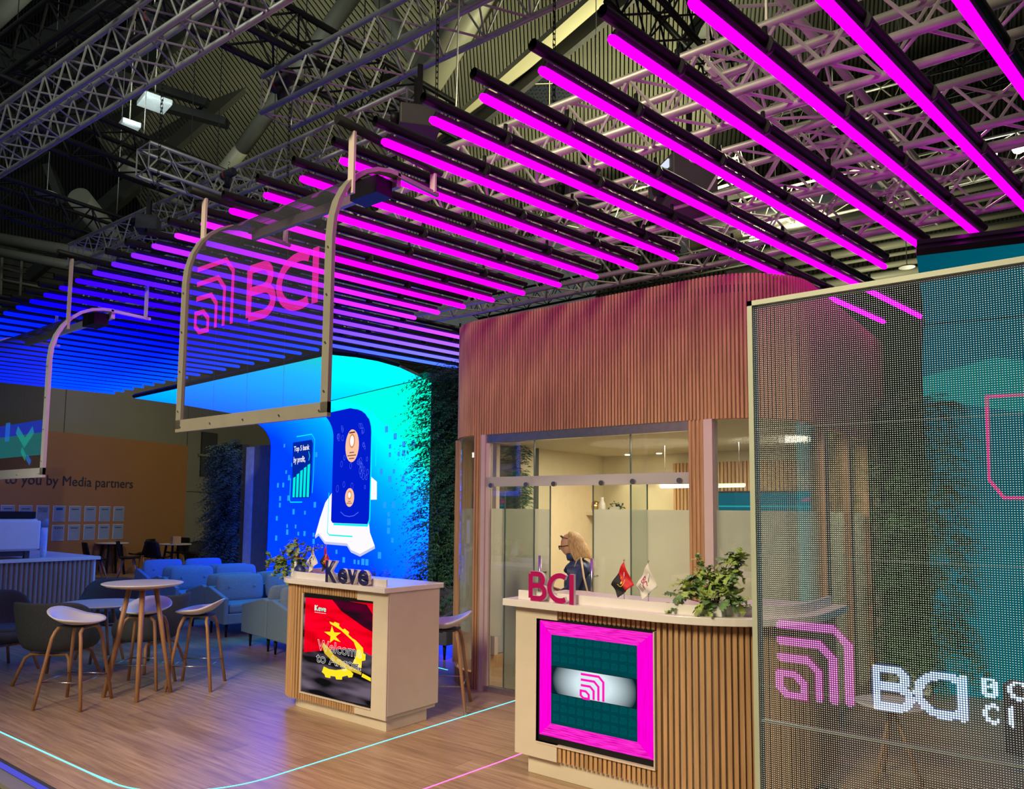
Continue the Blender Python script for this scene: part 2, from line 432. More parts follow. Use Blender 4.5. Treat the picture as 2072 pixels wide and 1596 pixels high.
ORD = ['first', 'second', 'third', 'fourth', 'fifth', 'sixth', 'seventh', 'eighth', 'ninth', 'tenth', 'eleventh', 'twelfth', 'thirteenth', 'fourteenth', 'fifteenth', 'sixteenth', 'seventeenth', 'eighteenth', 'nineteenth', 'twentieth']

# ================================================================== SETTING
fl = box('floor', m_floor, -26, 6, 2.02, 16, -.04, 0); tag(fl, kind='structure')
f2 = box('floor_hall', m_carpet, -40, 14, -14, 40, -.12, -.08); f2.name = 'floor_carpet'; tag(f2, kind='structure')
tr = box('trim_1', m_dark, -26, 6, 2.0, 2.02, -.08, -.002); tag(tr, kind='structure')
tag(box('trim_2', m_frame, -26, 6, 1.90, 2.0, -.08, -.05), kind='structure')
tag(tr, kind='structure')
o = box('edge_light', m_bluestrip, -14, -3.0, 1.985, 1.999, -.035, -.008)
tag(o, 'blue glowing strip along the front edge of the raised floor', 'light strip')
def floor_strip(name, pts, m, lab):
    mb = MB(); ribbon(mb, pts, .012, lambda p: (p.x, p.y, .0015))
    tag(mb.build(name, m), lab, 'light strip')
floor_strip('floor_light_strip', [(-13, 2.22), (-7, 2.22), (-5.0, 2.26), (-4.72, 2.27)]+arcp(-4.72, 2.93, .66, -90, 0, 12)+[(-4.06, 4.0), (-4.05, 5.5)], m_cyanstrip, 'cyan light strip inlaid in floor, curving past the counter with the flag screen')
floor_strip('floor_light_strip', arcp(-2.56, 2.93, .66, 180, 260, 8)[::-1]+[(-3.2, 3.3), (-3.15, 4.1), (-3.12, 5.5)], m_pinkstrip, 'pink light strip inlaid in floor beside the counter with magenta letters')
floor_strip('floor_light_strip', [(-7.6, 6.3), (-5.35, 6.02)], m_cyanstrip, 'short light strip on floor ending at the slatted room behind the stool')

# ================================================================== SLATTED MEETING ROOM
room = thing('meeting_room', 'rounded meeting room with slatted oak fascia and glass front', 'booth', (-3.4, 5.55, 0))
def R_(o): o.parent = room; o.matrix_parent_inverse = Matrix.Translation((3.4, -5.55, 0)); return o
FP = [(-5.1, 8.8), (-5.1, 6.05)]+arcp(-4.6, 6.05, .5, 180, 270, 14)+[(-2.35, 5.55)]+arcp(-2.35, 6.2, .65, -90, 0, 18)+[(-1.70, 8.8)]
mb = MB(); strip(mb, FP, 2.378, 3.49, -.03, .05); slats(mb, FP, 2.378, 3.5, .030, .022, .017)
R_(mb.build('fascia', m_oak))
mb = MB(); mb.prism(FP, 3.36, 3.42); R_(mb.build('roof_panel', m_dark))
ins = [(-5.04, 8.74), (-5.04, 6.07)]+arcp(-4.6, 6.07, .44, 180, 270, 10)+[(-2.35, 5.63)]+arcp(-2.35, 6.2, .57, -90, 0, 12)+[(-1.78, 8.74)]
mb = MB(); mb.prism(ins, 2.385, 2.43); R_(mb.build('inner_ceiling', m_ceilin))
mb = MB(); mb.prism(ins, .001, .006); R_(mb.build('inner_floor', m_floor))
ARCL = arcp(-4.6, 6.05, .5, 180, 270, 14)
mb = MB(); strip(mb, [(-5.1, 6.9)]+ARCL, 0, .14, -.03, .05); slats(mb, [(-5.1, 6.9)]+ARCL, 0, .15, .030, .022, .017); R_(mb.build('plinth', m_oak))
R_(box('post', m_oak, -5.13, -5.03, 5.84, 5.99, .14, 2.378))
def column(x0, x1, y=5.55):
    mb = MB(); mb.box(x0, x1, y, y+.09, 0, 2.378); slats(mb, [(x0, y), (x1, y)], 0, 2.378, .032, .024, .017); R_(mb.build('post', m_oak))
column(-4.635, -4.535); column(-2.455, -2.325)
R_(box('trim', m_pinktrim, -4.535, -4.487, 5.53, 5.64, 0, 2.378)); R_(box('trim', m_pinktrim, -2.325, -2.255, 5.53, 5.64, 0, 2.378))
R_(box('header_rail', m_alu, -4.487, -2.455, 5.545, 5.60, 2.30, 2.377)); R_(box('threshold', m_alu, -4.487, -2.455, 5.545, 5.60, 0, .05))
R_(box('stile', m_pinktrim, -4.487, -4.45, 5.55, 5.60, .05, 2.30))
mb = MB(); strip(mb, [(-5.1, 5.99+.06)]+ARCL[1:-1], .16, 2.37, -.02, .008); R_(mb.build('glass_panel', m_clearc))
mb = MB(); strip(mb, ARCL[1:-1], .5, 1.68, -.03, .003); R_(mb.build('frosted_film', m_frost))
GY = 5.575
for x0, x1, z0 in ((-4.45, -3.952, .05), (-3.946, -2.98, 1.93), (-2.974, -2.455, .05)):
    R_(box('glass_panel', m_clear, x0, x1, GY, GY+.01, z0, 2.30))
m_gedge = mat('glass_edge', (.10, .16, .14), .2)
R_(box('glass_edge', m_gedge, -3.953, -3.944, GY-.001, GY+.012, .05, 2.30)); R_(box('glass_edge', m_gedge, -2.981, -2.973, GY-.001, GY+.012, .05, 2.30))
m_film = frost('rail_film', (.62, .60, .60), .85)
R_(box('sliding_rail', m_film, -4.487, -2.455, 5.548, 5.556, 1.885, 1.975))
mb = MB()
for px, py in ((994.8, 982), (1065.7, 980.5), (1121.6, 979), (1218, 977), (1281.6, 974), (1375.9, 972)):
    p = PY(px, py, 5.54); mb.tube([(p.x, 5.52, p.z), (p.x, 5.55, p.z)], .022, 14)
R_(mb.build('rail_stud', m_steel))
def slide_door(x0, x1, hx):
    r = R_(box('sliding_door', m_clear, x0, x1, 5.60, 5.61, .05, 1.90))
    def P(o): o.parent = r; return o
    P(box('glass_edge', m_gedge, x0-.003, x0+.004, 5.599, 5.612, .05, 1.9)); P(box('glass_edge', m_gedge, x1-.004, x1+.003, 5.599, 5.612, .05, 1.9))
    P(box('frosted_film', m_frost, x0+.004, x1-.004, 5.613, 5.615, .06, 1.68))
    mb = MB(); mb.tube([(hx, 5.52, .85), (hx, 5.52, 1.27)], .014, 10)
    for z in (.93, 1.12): mb.tube([(hx, 5.52, z), (hx, 5.62, z)], .008, 8)
    P(mb.build('door_handle', m_steel))
slide_door(-4.30, -3.79, -3.84); slide_door(-3.35, -2.84, -3.31)
R_(box('frosted_film', m_frost, -4.45, -4.30, GY+.012, GY+.014, .5, 1.68)); R_(box('frosted_film', m_frost, -2.84, -2.46, GY+.012, GY+.014, .06, 1.68))
ARCR = [(-2.255, 5.56)]+arcp(-2.35, 6.2, .64, -84, 0, 16)+[(-1.71, 8.7)]
mb = MB(); strip(mb, ARCR, .06, 2.37, -.01, .008); R_(mb.build('glass_panel', m_clearc))
mb = MB(); strip(mb, ARCR, .10, 1.68, -.03, .003); R_(mb.build('frosted_film', m_frost))
mb = MB(); strip(mb, ARCR, 0, .10, -.01, .03); R_(mb.build('base_rail', m_alu))
for y in (6.45, 7.25, 8.0):
    R_(box('post', m_oak, -1.80, -1.69, y, y+.13, 0, 2.378))
R_(box('inner_wall', m_creamin, -5.04, -1.72, 8.62, 8.72, 0, 2.385)); R_(box('inner_wall', m_creamin, -5.08, -5.0, 6.86, 8.7, .15, 2.385))
R_(box('glass_panel', m_clear, -5.06, -5.05, 6.0, 6.86, .15, 2.378)); R_(box('frosted_film', m_frost, -5.045, -5.042, 6.0, 6.86, .15, 1.68))
R_(box('mullion', m_pinktrim, -5.07, -5.0, 6.36, 6.42, .15, 2.378)); R_(box('mullion', m_pinktrim, -5.07, -5.0, 6.80, 6.86, .15, 2.378))
mb = MB(); mb.box(-3.98, -1.8, 8.56, 8.61, 0, 2.26); slats(mb, [(-3.98, 8.56), (-1.8, 8.56)], 0, 2.26, .045, .03, .03, False); R_(mb.build('slat_wall', m_oak))
R_(box('shelf', m_creamin, -5.0, -4.05, 8.2, 8.62, 1.62, 1.66))
mb = MB()
for x in (-4.55, -4.12): mb.lathe([(.03, 2.376), (.034, 2.384)], 16, (x, 8.45, 0))
R_(mb.build('downlight', emat('downlight_glow', (1, .9, .65), 8)))
light('downlight_lamp', 'SPOT', (-4.55, 8.42, 2.36), 14, (1, .85, .6), .03, (-4.55, 8.5, 1), math.radians(80), .6)
light('downlight_lamp', 'SPOT', (-4.12, 8.42, 2.36), 14, (1, .85, .6), .03, (-4.12, 8.5, 1), math.radians(80), .6)
light('room_ceiling_lamp', 'AREA', (-3.6, 7.1, 2.37), 55, (1, .88, .62), 1.2, (-3.6, 7.1, 0))
light('room_ceiling_lamp', 'AREA', (-2.4, 7.3, 2.37), 34, (1, .85, .62), .8, (-2.4, 7.3, 0))
p = PY(1218, 1029, 8.4)
mb = MB(); mb.lathe([(.035, 0), (.05, .03), (.045, .1), (.022, .15), (.024, .19), (.02, .19)], 16, (p.x, 8.4, 1.66)); tag(mb.build('vase', m_whitep), 'white vase on the shelf inside the glass room', 'vase')
p = PY(1203, 1029, 8.4)
mb = MB(); mb.lathe([(.02, 0), (.06, .02), (.08, .07), (.06, .13), (.01, .15)], 16, (p.x, 8.4, 1.66)); tag(mb.build('bowl', m_gold), 'round brass ornament on the shelf left of the white vase', 'ornament')
p0 = PY(1392, 997, 8.3); p1 = PY(1560, 1060, 8.3)
tv = thing('wall_screen', 'wide teal screen on the slatted wall inside the glass room', 'screen', (p0.x, 8.4, 1.2))
o = box('bezel', m_black, 0, 1.45, .02, .06, 0, p0.z-1.2+.02, tv); o = box('display', emat('teal_display', (.0, .14, .20), 1), .02, 1.43, .012, .02, .02, p0.z-1.2, tv)
box('display_line', emat('teal_line', (.02, .5, .55), 1), .02, 1.43, .008, .012, p0.z-1.2-.16, p0.z-1.2-.145, tv); box('display_mark', emat('pink_mark', (1, .02, .4), 1), .02, .10, .008, .012, p0.z-1.2-.13, p0.z-1.2-.05, tv)
p0 = PY(1400, 985, 7.4)
lp = thing('pendant_light', 'long bar pendant light inside the glass room above the teal screen', 'lamp', (p0.x, 7.4, p0.z))
box('housing', m_whitep, -.35, .55, -.03, .03, 0, .03, lp); box('diffuser', emat('bar_glow', (1, .95, .8), 5), -.34, .54, -.025, .025, -.008, 0, lp)
mb = MB(); mb.tube([(-.3, 0, .03), (-.3, 0, 2.38-p0.z)], .003, 5); mb.tube([(.5, 0, .03), (.5, 0, 2.38-p0.z)], .003, 5); mb.build('wire', m_steel, lp)

# ================================================================== COUNTERS
def poly_box(name, m, poly, z0, z1, parent, bevel=.003):
    mb = MB(); mb.prism(poly, z0, z1); return mb.build(name, m, parent, bevel)
kc = thing('welcome_counter', 'white and oak counter with flag screen and navy Keve letters on top', 'counter')
KB = [(-5.55, 4.58), (-5.55, 4.28)]+arcp(-5.30, 4.28, .25, 180, 270, 10)
REC = (-5.20, -4.355, .155, .955)   # screen opening
KP = KB+[(REC[0], 4.03)]
body = [(-5.55+.0, 4.58)]+KB[1:]+[(-4.2, 4.03), (-4.2, 4.58)]
poly_box('body', m_cream, [(x, y+.045 if y < 4.1 else y) for x, y in body], .09, 1.03, kc)
mb = MB(); slats(mb, KB+[(-5.215, 4.048)], .09, 1.03, .030, .022, .018)
sl = [(REC[0]-.01, 4.045), (-4.54, 4.045)]
slats(mb, sl, REC[3]+.01, 1.03, .030, .022, .018); slats(mb, sl, .09, REC[2]-.012, .030, .022, .018)
mb.build('slat_cladding', m_oak, kc)
mb = MB(); mb.box(-4.54, -4.2, 4.03, 4.08, REC[3], 1.03); mb.box(-4.54, -4.2, 4.03, 4.08, .09, REC[2]); mb.box(REC[1], -4.2, 4.03, 4.08, REC[2], REC[3])
mb.build('front_panel', m_cream, kc)
box('side_panel', m_cream, -4.2, -4.188, 4.045, 4.60, .12, 1.03, kc, .002)
box('edge_strip', m_pinktrim, -4.2, -4.19, 4.03, 4.043, .09, 1.03, kc)
pin = [(-5.47, 4.5), (-5.47, 4.28)]+arcp(-5.28, 4.28, .19, 180, 270, 8)+[(-4.215, 4.06), (-4.215, 4.5)]
poly_box('plinth', m_cream, pin, 0, .095, kc)
mb = MB()
for a, b_, c, d in ((REC[0]-.012, REC[0], REC[2], REC[3]), (REC[0]-.012, REC[1], REC[2]-.012, REC[2])): mb.box(a, b_, 4.022, 4.075, c, d)
mb.build('screen_surround', m_cream, kc)
slab = [(-5.60, 4.64), (-5.60, 4.26)]+arcp(-5.32, 4.26, .28, 180, 270, 12)+[(-4.18, 3.98), (-4.18, 4.64)]
poly_box('countertop', m_white, slab, 1.03, 1.07, kc, .004)
mb = MB(); up = [(-5.52, 4.5), (-5.52, 4.28)]+arcp(-5.30, 4.28, .22, 180, 270, 8)+[(-4.24, 4.06)]; strip(mb, up, 1.07, 1.125, 0, .014); mb.build('upstand', m_white, kc)
# flag screen picture
SY = 4.034
sc = box('display', m_black, REC[0], REC[1], SY, SY+.03, REC[2], REC[3], kc)
def kp(X, Y, dy=.002): 
    q = PY(600+X/3.806, 1190+Y/3.808, SY-dy); return (q.x, q.y, q.z)
def pict(name, pts, m, dy, parent, f=kp):
    mb = MB(); fc = mb.face([f(a, b_, dy) for a, b_ in pts]); mb.bm.normal_update(); bmesh.ops.triangulate(mb.bm, faces=mb.bm.faces[:]); return mb.build(name, m, parent, fixn=False)
def cloth_mat(name, c0, c1, s=1.0):
    m, nt, out = new_mat(name)
    e = N(nt, 'Emission'); e.inputs[1].default_value = s; L(nt, e.outputs[0], out.inputs[0])
    tc = N(nt, 'TexCoord'); mp = N(nt, 'Mapping'); mp.inputs['Rotation'].default_value = (0, math.radians(-52), 0); mp.inputs['Scale'].default_value = (1, 1, 5.5)
    L(nt, tc.outputs['Object'], mp.inputs[0]); nz = N(nt, 'TexNoise'); nz.inputs['Scale'].default_value = 2.2; nz.inputs['Detail'].default_value = 1.5; L(nt, mp.outputs[0], nz.inputs['Vector'])
    cr = N(nt, 'ValToRGB'); cr.color_ramp.elements[0].position = .42; cr.color_ramp.elements[0].color = V4(c0); cr.color_ramp.elements[1].position = .68; cr.color_ramp.elements[1].color = V4(c1)
    L(nt, nz.outputs[0], cr.inputs[0]); L(nt, cr.outputs[0], e.inputs[0]); return m
m_fred = cloth_mat('screen_red', (.55, 0, .005), (1.0, .0, .02), 1.25); m_fblk = cloth_mat('screen_black', (.006, .005, .006), (.16, .12, .17), 1)
m_fyel = emat('screen_yellow', (1, .78, .02), 1.05); m_fdark = cloth_mat('screen_maroon', (.015, .004, .01), (.10, .0, .02), 1); m_fwhite = emat('screen_white', (1, .95, .95), 1)
pict('flag_black', [(40, 68), (592, 118), (566, 905), (30, 795)], m_fblk, .001, sc)
pict('flag_red', [(70, 70), (592, 118), (580, 520), (500, 480), (400, 465), (250, 475), (55, 494)], m_fred, .002, sc)
pict('flag_fold', [(275, 88), (400, 100), (540, 125), (586, 200), (583, 335), (520, 300), (430, 235), (345, 175)], m_fdark, .003, sc)
pict('gear', [(253, 255), (285, 268), (293, 258), (330, 272), (328, 292), (358, 318), (370, 310), (405, 338), (400, 357), (430, 385), (455, 400), (480, 425), (512, 460), (515, 500), (532, 510), (530, 555), (503, 560), (500, 615), (470, 605), (478, 585), (430, 580), (458, 520), (462, 470), (440, 412), (395, 372), (340, 322), (290, 290), (262, 275)], m_fyel, .004, sc)
pict('gear', [(210, 602), (250, 622), (300, 630), (350, 624), (395, 615), (437, 658), (428, 685), (400, 688), (392, 672), (352, 682), (350, 704), (305, 702), (298, 680), (262, 675), (260, 692), (222, 685), (215, 662), (195, 645)], m_fyel, .004, sc)
pict('machete', [(205, 418), (245, 455), (290, 515), (380, 580), (500, 648), (497, 668), (400, 630), (280, 565), (215, 500), (200, 450)], emat('screen_olive', (.72, .50, .03), 1), .005, sc)
pict('machete_handle', [(507, 655), (572, 690), (572, 718), (500, 682)], m_fyel, .005, sc)
pict('star', [(272, 288), (290, 340), (342, 342), (302, 372), (340, 415), (288, 395), (257, 420), (262, 370), (212, 335), (260, 335)], m_fyel, .005, sc)
def outline_text(name, body, m, o, w, h, parent, t_=.0026):
    ob = font_mesh(name, body, m, XZ(*o), w=w, h=h, bold=.01, parent=parent)
    bm = bmesh.new(); bm.from_mesh(ob.data); bmesh.ops.remove_doubles(bm, verts=bm.verts, dist=1e-6)
    mb = MB()
    for e in bm.edges:
        if len(e.link_faces) == 1:
            a, b_ = e.verts[0].co, e.verts[1].co; d = (b_-a)
            if d.length < 1e-6: continue
            d.normalize(); n = Vector((-d.z, 0, d.x))*(t_/2); a = a-d*t_*.4; b_ = b_+d*t_*.4
            mb.face([a+n, b_+n, b_-n, a-n])
    me = ob.data; mb.bm.to_mesh(me); mb.bm.free(); bm.free(); return ob
a = kp(165, 475); b_ = kp(505, 500); outline_text('welcome_text', 'Welcome', m_fwhite, (a[0], SY-.007, a[2]), b_[0]-a[0], .085, sc)
a = kp(155, 560); b_ = kp(500, 600); outline_text('welcome_text', 'to Angola', m_fwhite, (a[0], SY-.007, a[2]-.03), b_[0]-a[0], .10, sc)
a = kp(142, 182); b_ = kp(230, 185)
font_mesh('logo_text', 'Keve', emat('logo_mint', (.25, 1, .75), 1.1), XZ(a[0], SY-.006, a[2]+.012), w=b_[0]-a[0], h=.045, bold=.02, parent=sc)
font_mesh('logo_text', 'K', m_fwhite, XZ(a[0], SY-.007, a[2]+.012), w=.022, h=.045, bold=.02, parent=sc)
box('logo_underline', m_fwhite, a[0], b_[0], SY-.007, SY-.0065, a[2]-.002, a[2]+.001, sc)

bc = thing('welcome_counter', 'white and oak counter with magenta framed screen and magenta letters', 'counter')
BA = arcp(-1.95, 4.65, .65, -90, 0, 16)
RB = (-2.805, -1.995, .222, .978)
bodyp = [(-2.97, 4.62), (-2.97, 4.045), (-1.95, 4.045)]+arcp(-1.95, 4.65, .605, -88, 0, 14)+[(-1.345, 5.1), (-1.75, 5.1), (-1.75, 4.62)]
poly_box('body', m_cream, bodyp, .12, 1.045, bc)
mb = MB(); slats(mb, [(RB[1]+.01, 4.035), (-1.95, 4.035)]+[(x, y+.03) for x, y in arcp(-1.95, 4.65, .64, -86, 0, 16)]+[(-1.31, 5.1)], .12, 1.045, .034, .021, .024, False)
sl = [(-2.65, 4.035), (RB[1]+.01, 4.035)]
slats(mb, sl, RB[3]+.012, 1.045, .032, .021, .024, False); slats(mb, sl, .12, RB[2]-.012, .032, .021, .024, False); mb.build('slat_cladding', m_oak, bc)
mb = MB(); mb.box(-2.97, RB[0], 4.0, 4.05, .12, 1.045); mb.box(RB[0], -2.65, 4.0, 4.05, .12, RB[2]); mb.box(RB[0], -2.65, 4.0, 4.05, RB[3], 1.045); mb.build('front_panel', m_cream, bc)
mb = MB(); mb.box(RB[0]-.005, RB[0], 3.996, 4.06, RB[2], RB[3]); mb.box(RB[0], RB[1]+.008, 3.996, 4.06, RB[2]-.01, RB[2]); mb.box(RB[1], RB[1]+.008, 3.996, 4.06, RB[2], RB[3]); mb.build('screen_surround', m_cream, bc)
plp = [(-2.90, 4.55), (-2.90, 4.05), (-1.95, 4.05)]+arcp(-1.95, 4.65, .58, -90, 0, 12)+[(-1.37, 5.05), (-1.7, 5.05), (-1.7, 4.55)]
poly_box('plinth', m_cream, plp, 0, .125, bc)
sb = [(-3.04, 4.70), (-3.04, 3.945), (-1.95, 3.93)]+arcp(-1.95, 4.65, .72, -90, 0, 18)+[(-1.23, 5.15), (-1.8, 5.15), (-1.8, 4.70)]
poly_box('countertop', m_white, sb, 1.045, 1.09, bc, .004)
mb = MB(); strip(mb, [(-2.96, 4.02), (-1.95, 4.02)]+arcp(-1.95, 4.65, .63, -90, 0, 14)+[(-1.32, 5.1)], 1.09, 1.145, 0, .016); mb.build('upstand', m_white, bc)
sd = box('display', m_black, RB[0], RB[1], 4.022, 4.045, RB[2], RB[3], bc)
def bp(u, v, dy=.001):
    return (RB[0]+.012+u*(RB[1]-RB[0]-.024), 4.02-dy, RB[3]-.012-v*(RB[3]-RB[2]-.05))
def stripe_emit(name, c0, c1, vert):
    m, nt, out = new_mat(name); e = N(nt, 'Emission'); L(nt, e.outputs[0], out.inputs[0]); e.inputs[1].default_value = 1.15
    tc = N(nt, 'TexCoord'); mp = N(nt, 'Mapping'); mp.inputs['Scale'].default_value = (60, 1, 2) if vert else (3, 1, 60); L(nt, tc.outputs['Object'], mp.inputs[0])
    nz = N(nt, 'TexNoise'); nz.inputs['Scale'].default_value = 3; nz.inputs['Detail'].default_value = 2; L(nt, mp.outputs[0], nz.inputs['Vector'])
    cr = N(nt, 'ValToRGB'); cr.color_ramp.elements[0].position = .35; cr.color_ramp.elements[0].color = V4(c0); cr.color_ramp.elements[1].position = .6; cr.color_ramp.elements[1].color = V4(c1)
    L(nt, nz.outputs[0], cr.inputs[0]); L(nt, cr.outputs[0], e.inputs[0]); return m
mv = stripe_emit('screen_magenta_v', (.75, 0, .48), (1, 0, .68), True); mh = stripe_emit('screen_magenta_h', (.60, 0, .32), (.95, .03, .62), False)
I0, I1, J0, J1 = .112, .872, .115, .885
pict('magenta_border', [(0, 0), (I0, J0), (I0, J1), (0, 1)], mv, .001, sd, bp); pict('magenta_border', [(1, 0), (I1, J0), (I1, J1), (1, 1)][::-1], mv, .001, sd, bp)
pict('magenta_border', [(0, 0), (1, 0), (I1, J0), (I0, J0)], mh, .001, sd, bp); pict('magenta_border', [(0, 1), (1, 1), (I1, J1), (I0, J1)][::-1], mh, .001, sd, bp)
m_teal = emat('screen_teal', (.0, .055, .065), 1); m_teal2 = emat('screen_teal_lines', (.0, .10, .11), 1)
pict('teal_panel', [(I0, J0), (I1, J0), (I1, .385), (I0, .385)], m_teal, .002, sd, bp); pict('teal_panel', [(I0, .625), (I1, .625), (I1, J1), (I0, J1)], m_teal, .002, sd, bp)
mb = MB()
for i in range(10):
    for j in range(9):
        if 3.2 < j < 5.2: continue
        u = I0+.02+i*.075; v = J0+.085*(j+.05)
        if v+.06 > J1 or (v+.055 > .385 and v < .625): continue
        strokes(mb, LOGO, 0, 0, .042, .042, .004, lambda p, u=u, v=v: bp(u+p.x*1.2, v+.052-p.y*1.2, .003))
mb.build('emblem_pattern', m_teal2, sd)
def band_mat():
    m, nt, out = new_mat('screen_white_glow'); e = N(nt, 'Emission'); L(nt, e.outputs[0], out.inputs[0]); e.inputs[1].default_value = 1
    tc = N(nt, 'TexCoord'); mp = N(nt, 'Mapping'); c = bp(.5, .5); mp.inputs['Location'].default_value = (-c[0]*3.4, 0, -c[2]*5.5); mp.inputs['Scale'].default_value = (3.4, 0, 5.5); L(nt, tc.outputs['Object'], mp.inputs[0])
    gr = N(nt, 'TexGradient', gradient_type='SPHERICAL'); L(nt, mp.outputs[0], gr.inputs[0]); cr = N(nt, 'ValToRGB')
    cr.color_ramp.elements[0].position = 0; cr.color_ramp.elements[0].color = (.0, .02, .03, 1); cr.color_ramp.elements[1].position = .6; cr.color_ramp.elements[1].color = (.70, .85, .9, 1)
    L(nt, gr.outputs[0], cr.inputs[0]); L(nt, cr.outputs[0], e.inputs[0]); return m
pict('glow_band', [(I0+.01, .39), (I1-.01, .39), (I1-.01, .62), (I0+.01, .62)], band_mat(), .002, sd, bp)
mb = MB(); strokes(mb, LOGO, 0, 0, 1, 1, .10, lambda p: bp(.39+p.x*.20, .615-p.y*.20, .005)); mb.build('emblem', emat('screen_pink', (1, .01, .42), 1.1), sd)

# free standing letters on the counters
def solid_letters(name, label, specs, y, dep, col):
    t = thing(name, label, 'sign')
    for ch, xa, xb, za, zb in specs:
        o = font_mesh('letter', ch, m_white, XZ(xa, y, za), w=xb-xa, h=zb-za, depth=dep, bold=.035, parent=t)
        o['label'] = 'white letter %s with coloured front' % ch
        font_mesh('letter_face', ch, col, XZ(xa, y-.0015, za), w=xb-xa, h=zb-za, depth=.001, bold=.035, parent=o)
    return t
solid_letters('letter_sign', 'navy and white Keve letters standing on the counter with the flag screen',
    [('K', -4.885, -4.745, 1.071, 1.245), ('e', -4.735, -4.62, 1.071, 1.19), ('v', -4.62, -4.50, 1.071, 1.188), ('e', -4.497, -4.375, 1.071, 1.19)], 3.995, .035, m_navy)
# BCI letters as stroke solids
def stroke_letter(parent, defs, x0, z0, w, h, sw, y, dep, col, lab):
    mb = MB()
    for k, df in enumerate(defs): strokes(mb, [df], x0+sw/2, z0+sw/2, w-sw, h-sw, sw, lambda p, k=k: (p.x, y+k*.0006, p.y))
    r = bmesh.ops.extrude_face_region(mb.bm, geom=mb.bm.faces[:]); bmesh.ops.translate(mb.bm, verts=[e for e in r['geom'] if isinstance(e, bmesh.types.BMVert)], vec=(0, dep, 0))
    o = mb.build('letter', m_white, parent); o['label'] = lab
    mb = MB()
    for k, df in enumerate(defs): strokes(mb, [df], x0+sw/2, z0+sw/2, w-sw, h-sw, sw, lambda p, k=k: (p.x, y-.0010-k*.0005, p.y))
    mb.build('letter_face', col, o, fixn=False)
bs = thing('letter_sign', 'magenta and white BCI letters standing on the counter edge', 'sign')
stroke_letter(bs, LET_B, -2.845, 1.091, .20, .185, .032, 3.965, .022, m_mag, 'white letter B with magenta front')
stroke_letter(bs, LET_C, -2.695, 1.091, .22, .185, .032, 3.955, .022, m_mag, 'white letter C with magenta front')
stroke_letter(bs, LET_I, -2.527, 1.075, .032, .215, .032, 3.948, .022, m_mag, 'white letter I with magenta front')

# ================================================================== TUBE LIGHTS
TA_ = .165; TD = Vector((math.sin(TA_), math.cos(TA_), 0)); RD = Vector((math.cos(TA_), -math.sin(TA_), 0))
TR = [-.83, -1.18, -1.53]+[-1.882, -2.235, -2.578, -2.907, -3.262, -3.606, -3.975, -4.345, -4.735, -5.09, -5.45, -5.79, -6.12, -6.46, -6.81, -7.16, -7.50, -7.86, -8.20]
while len(TR) < 38: TR.append(TR[-1]-.352)
def pt(r, t, z): return Vector((RD.x*r+TD.x*t, RD.y*r+TD.y*t, z))
def t_at_y(r, y): return (y-RD.y*r)/TD.y
TZ = 3.6
CLAMP = None
hues = ['magenta']*12+['violet']*5+['blue']*21
for k, r in enumerate(TR):
    y0 = 2.59+.027*(-r-1.4)
    if k in (0, 1, 2, 3): y1 = 6.2
    elif k == 4: y1 = 6.44
    elif k in (5, 6): y1 = 8.3
    elif k <= 15: y1 = 5.30+.012*(k-7)
    elif k <= 20: y1 = 7.6-.0*(k-16)
    else: y1 = 5.80+.012*(k-21)
    ta, tb = t_at_y(r, y0), t_at_y(r, y1)
    if k == 20: tb = 6.48
    a, b_ = pt(r, ta, TZ), pt(r, tb, TZ)
    nth = ORD[k] if k < 20 else ORD[37-k]
    side = 'from the right' if k < 20 else 'from the left end'
    c0 = pt(r, ta, TZ)
    t = thing('tube_light', '%s glowing canopy tube under a black pipe, %s %s' % (hues[k], nth, side), 'light', c0, 0, 'canopy tube lights')
    o_ = -c0
    def q(tt, z): return pt(r, tt, z)+o_
    mb = MB(); mb.tube([q(ta, TZ), q(ta+.02, TZ), q(tb-.02, TZ), q(tb, TZ)], .021, 12, rads=[.015, .021, .021, .015]); mb.build('light_tube', m_tube, t)
    mb = MB(); mb.tube([q(ta-.05, TZ+.095), q(tb+.02, TZ+.095)], .027, 12, cap=False)
    mb.tube([q(ta-.049, TZ+.095), q(tb+.019, TZ+.095)], .024, 12, cap=False); mb.build('pipe', m_black, t)
    mb = MB(); mb.tube([q(ta+.03, TZ+.038), q(tb-.03, TZ+.038)], .02, 4, r2=.016); mb.build('mounting_rail', m_black, t)
    s_ = ta+.45+(k*37 % 10)*.03
    while s_ < tb-.2:
        if CLAMP is None:
            mb = MB(); d = TD*.012; mb.tube([-d, d], .045, 8); mb.tube([(0, 0, .02), (0, 0, .09)], .012, 6); CLAMP = mb.build('clamp', m_black, t); cl = CLAMP
        else: cl = CLAMP.copy(); COL.objects.link(cl); cl.parent = t
        cl.location = q(s_, TZ+.07); s_ += .78

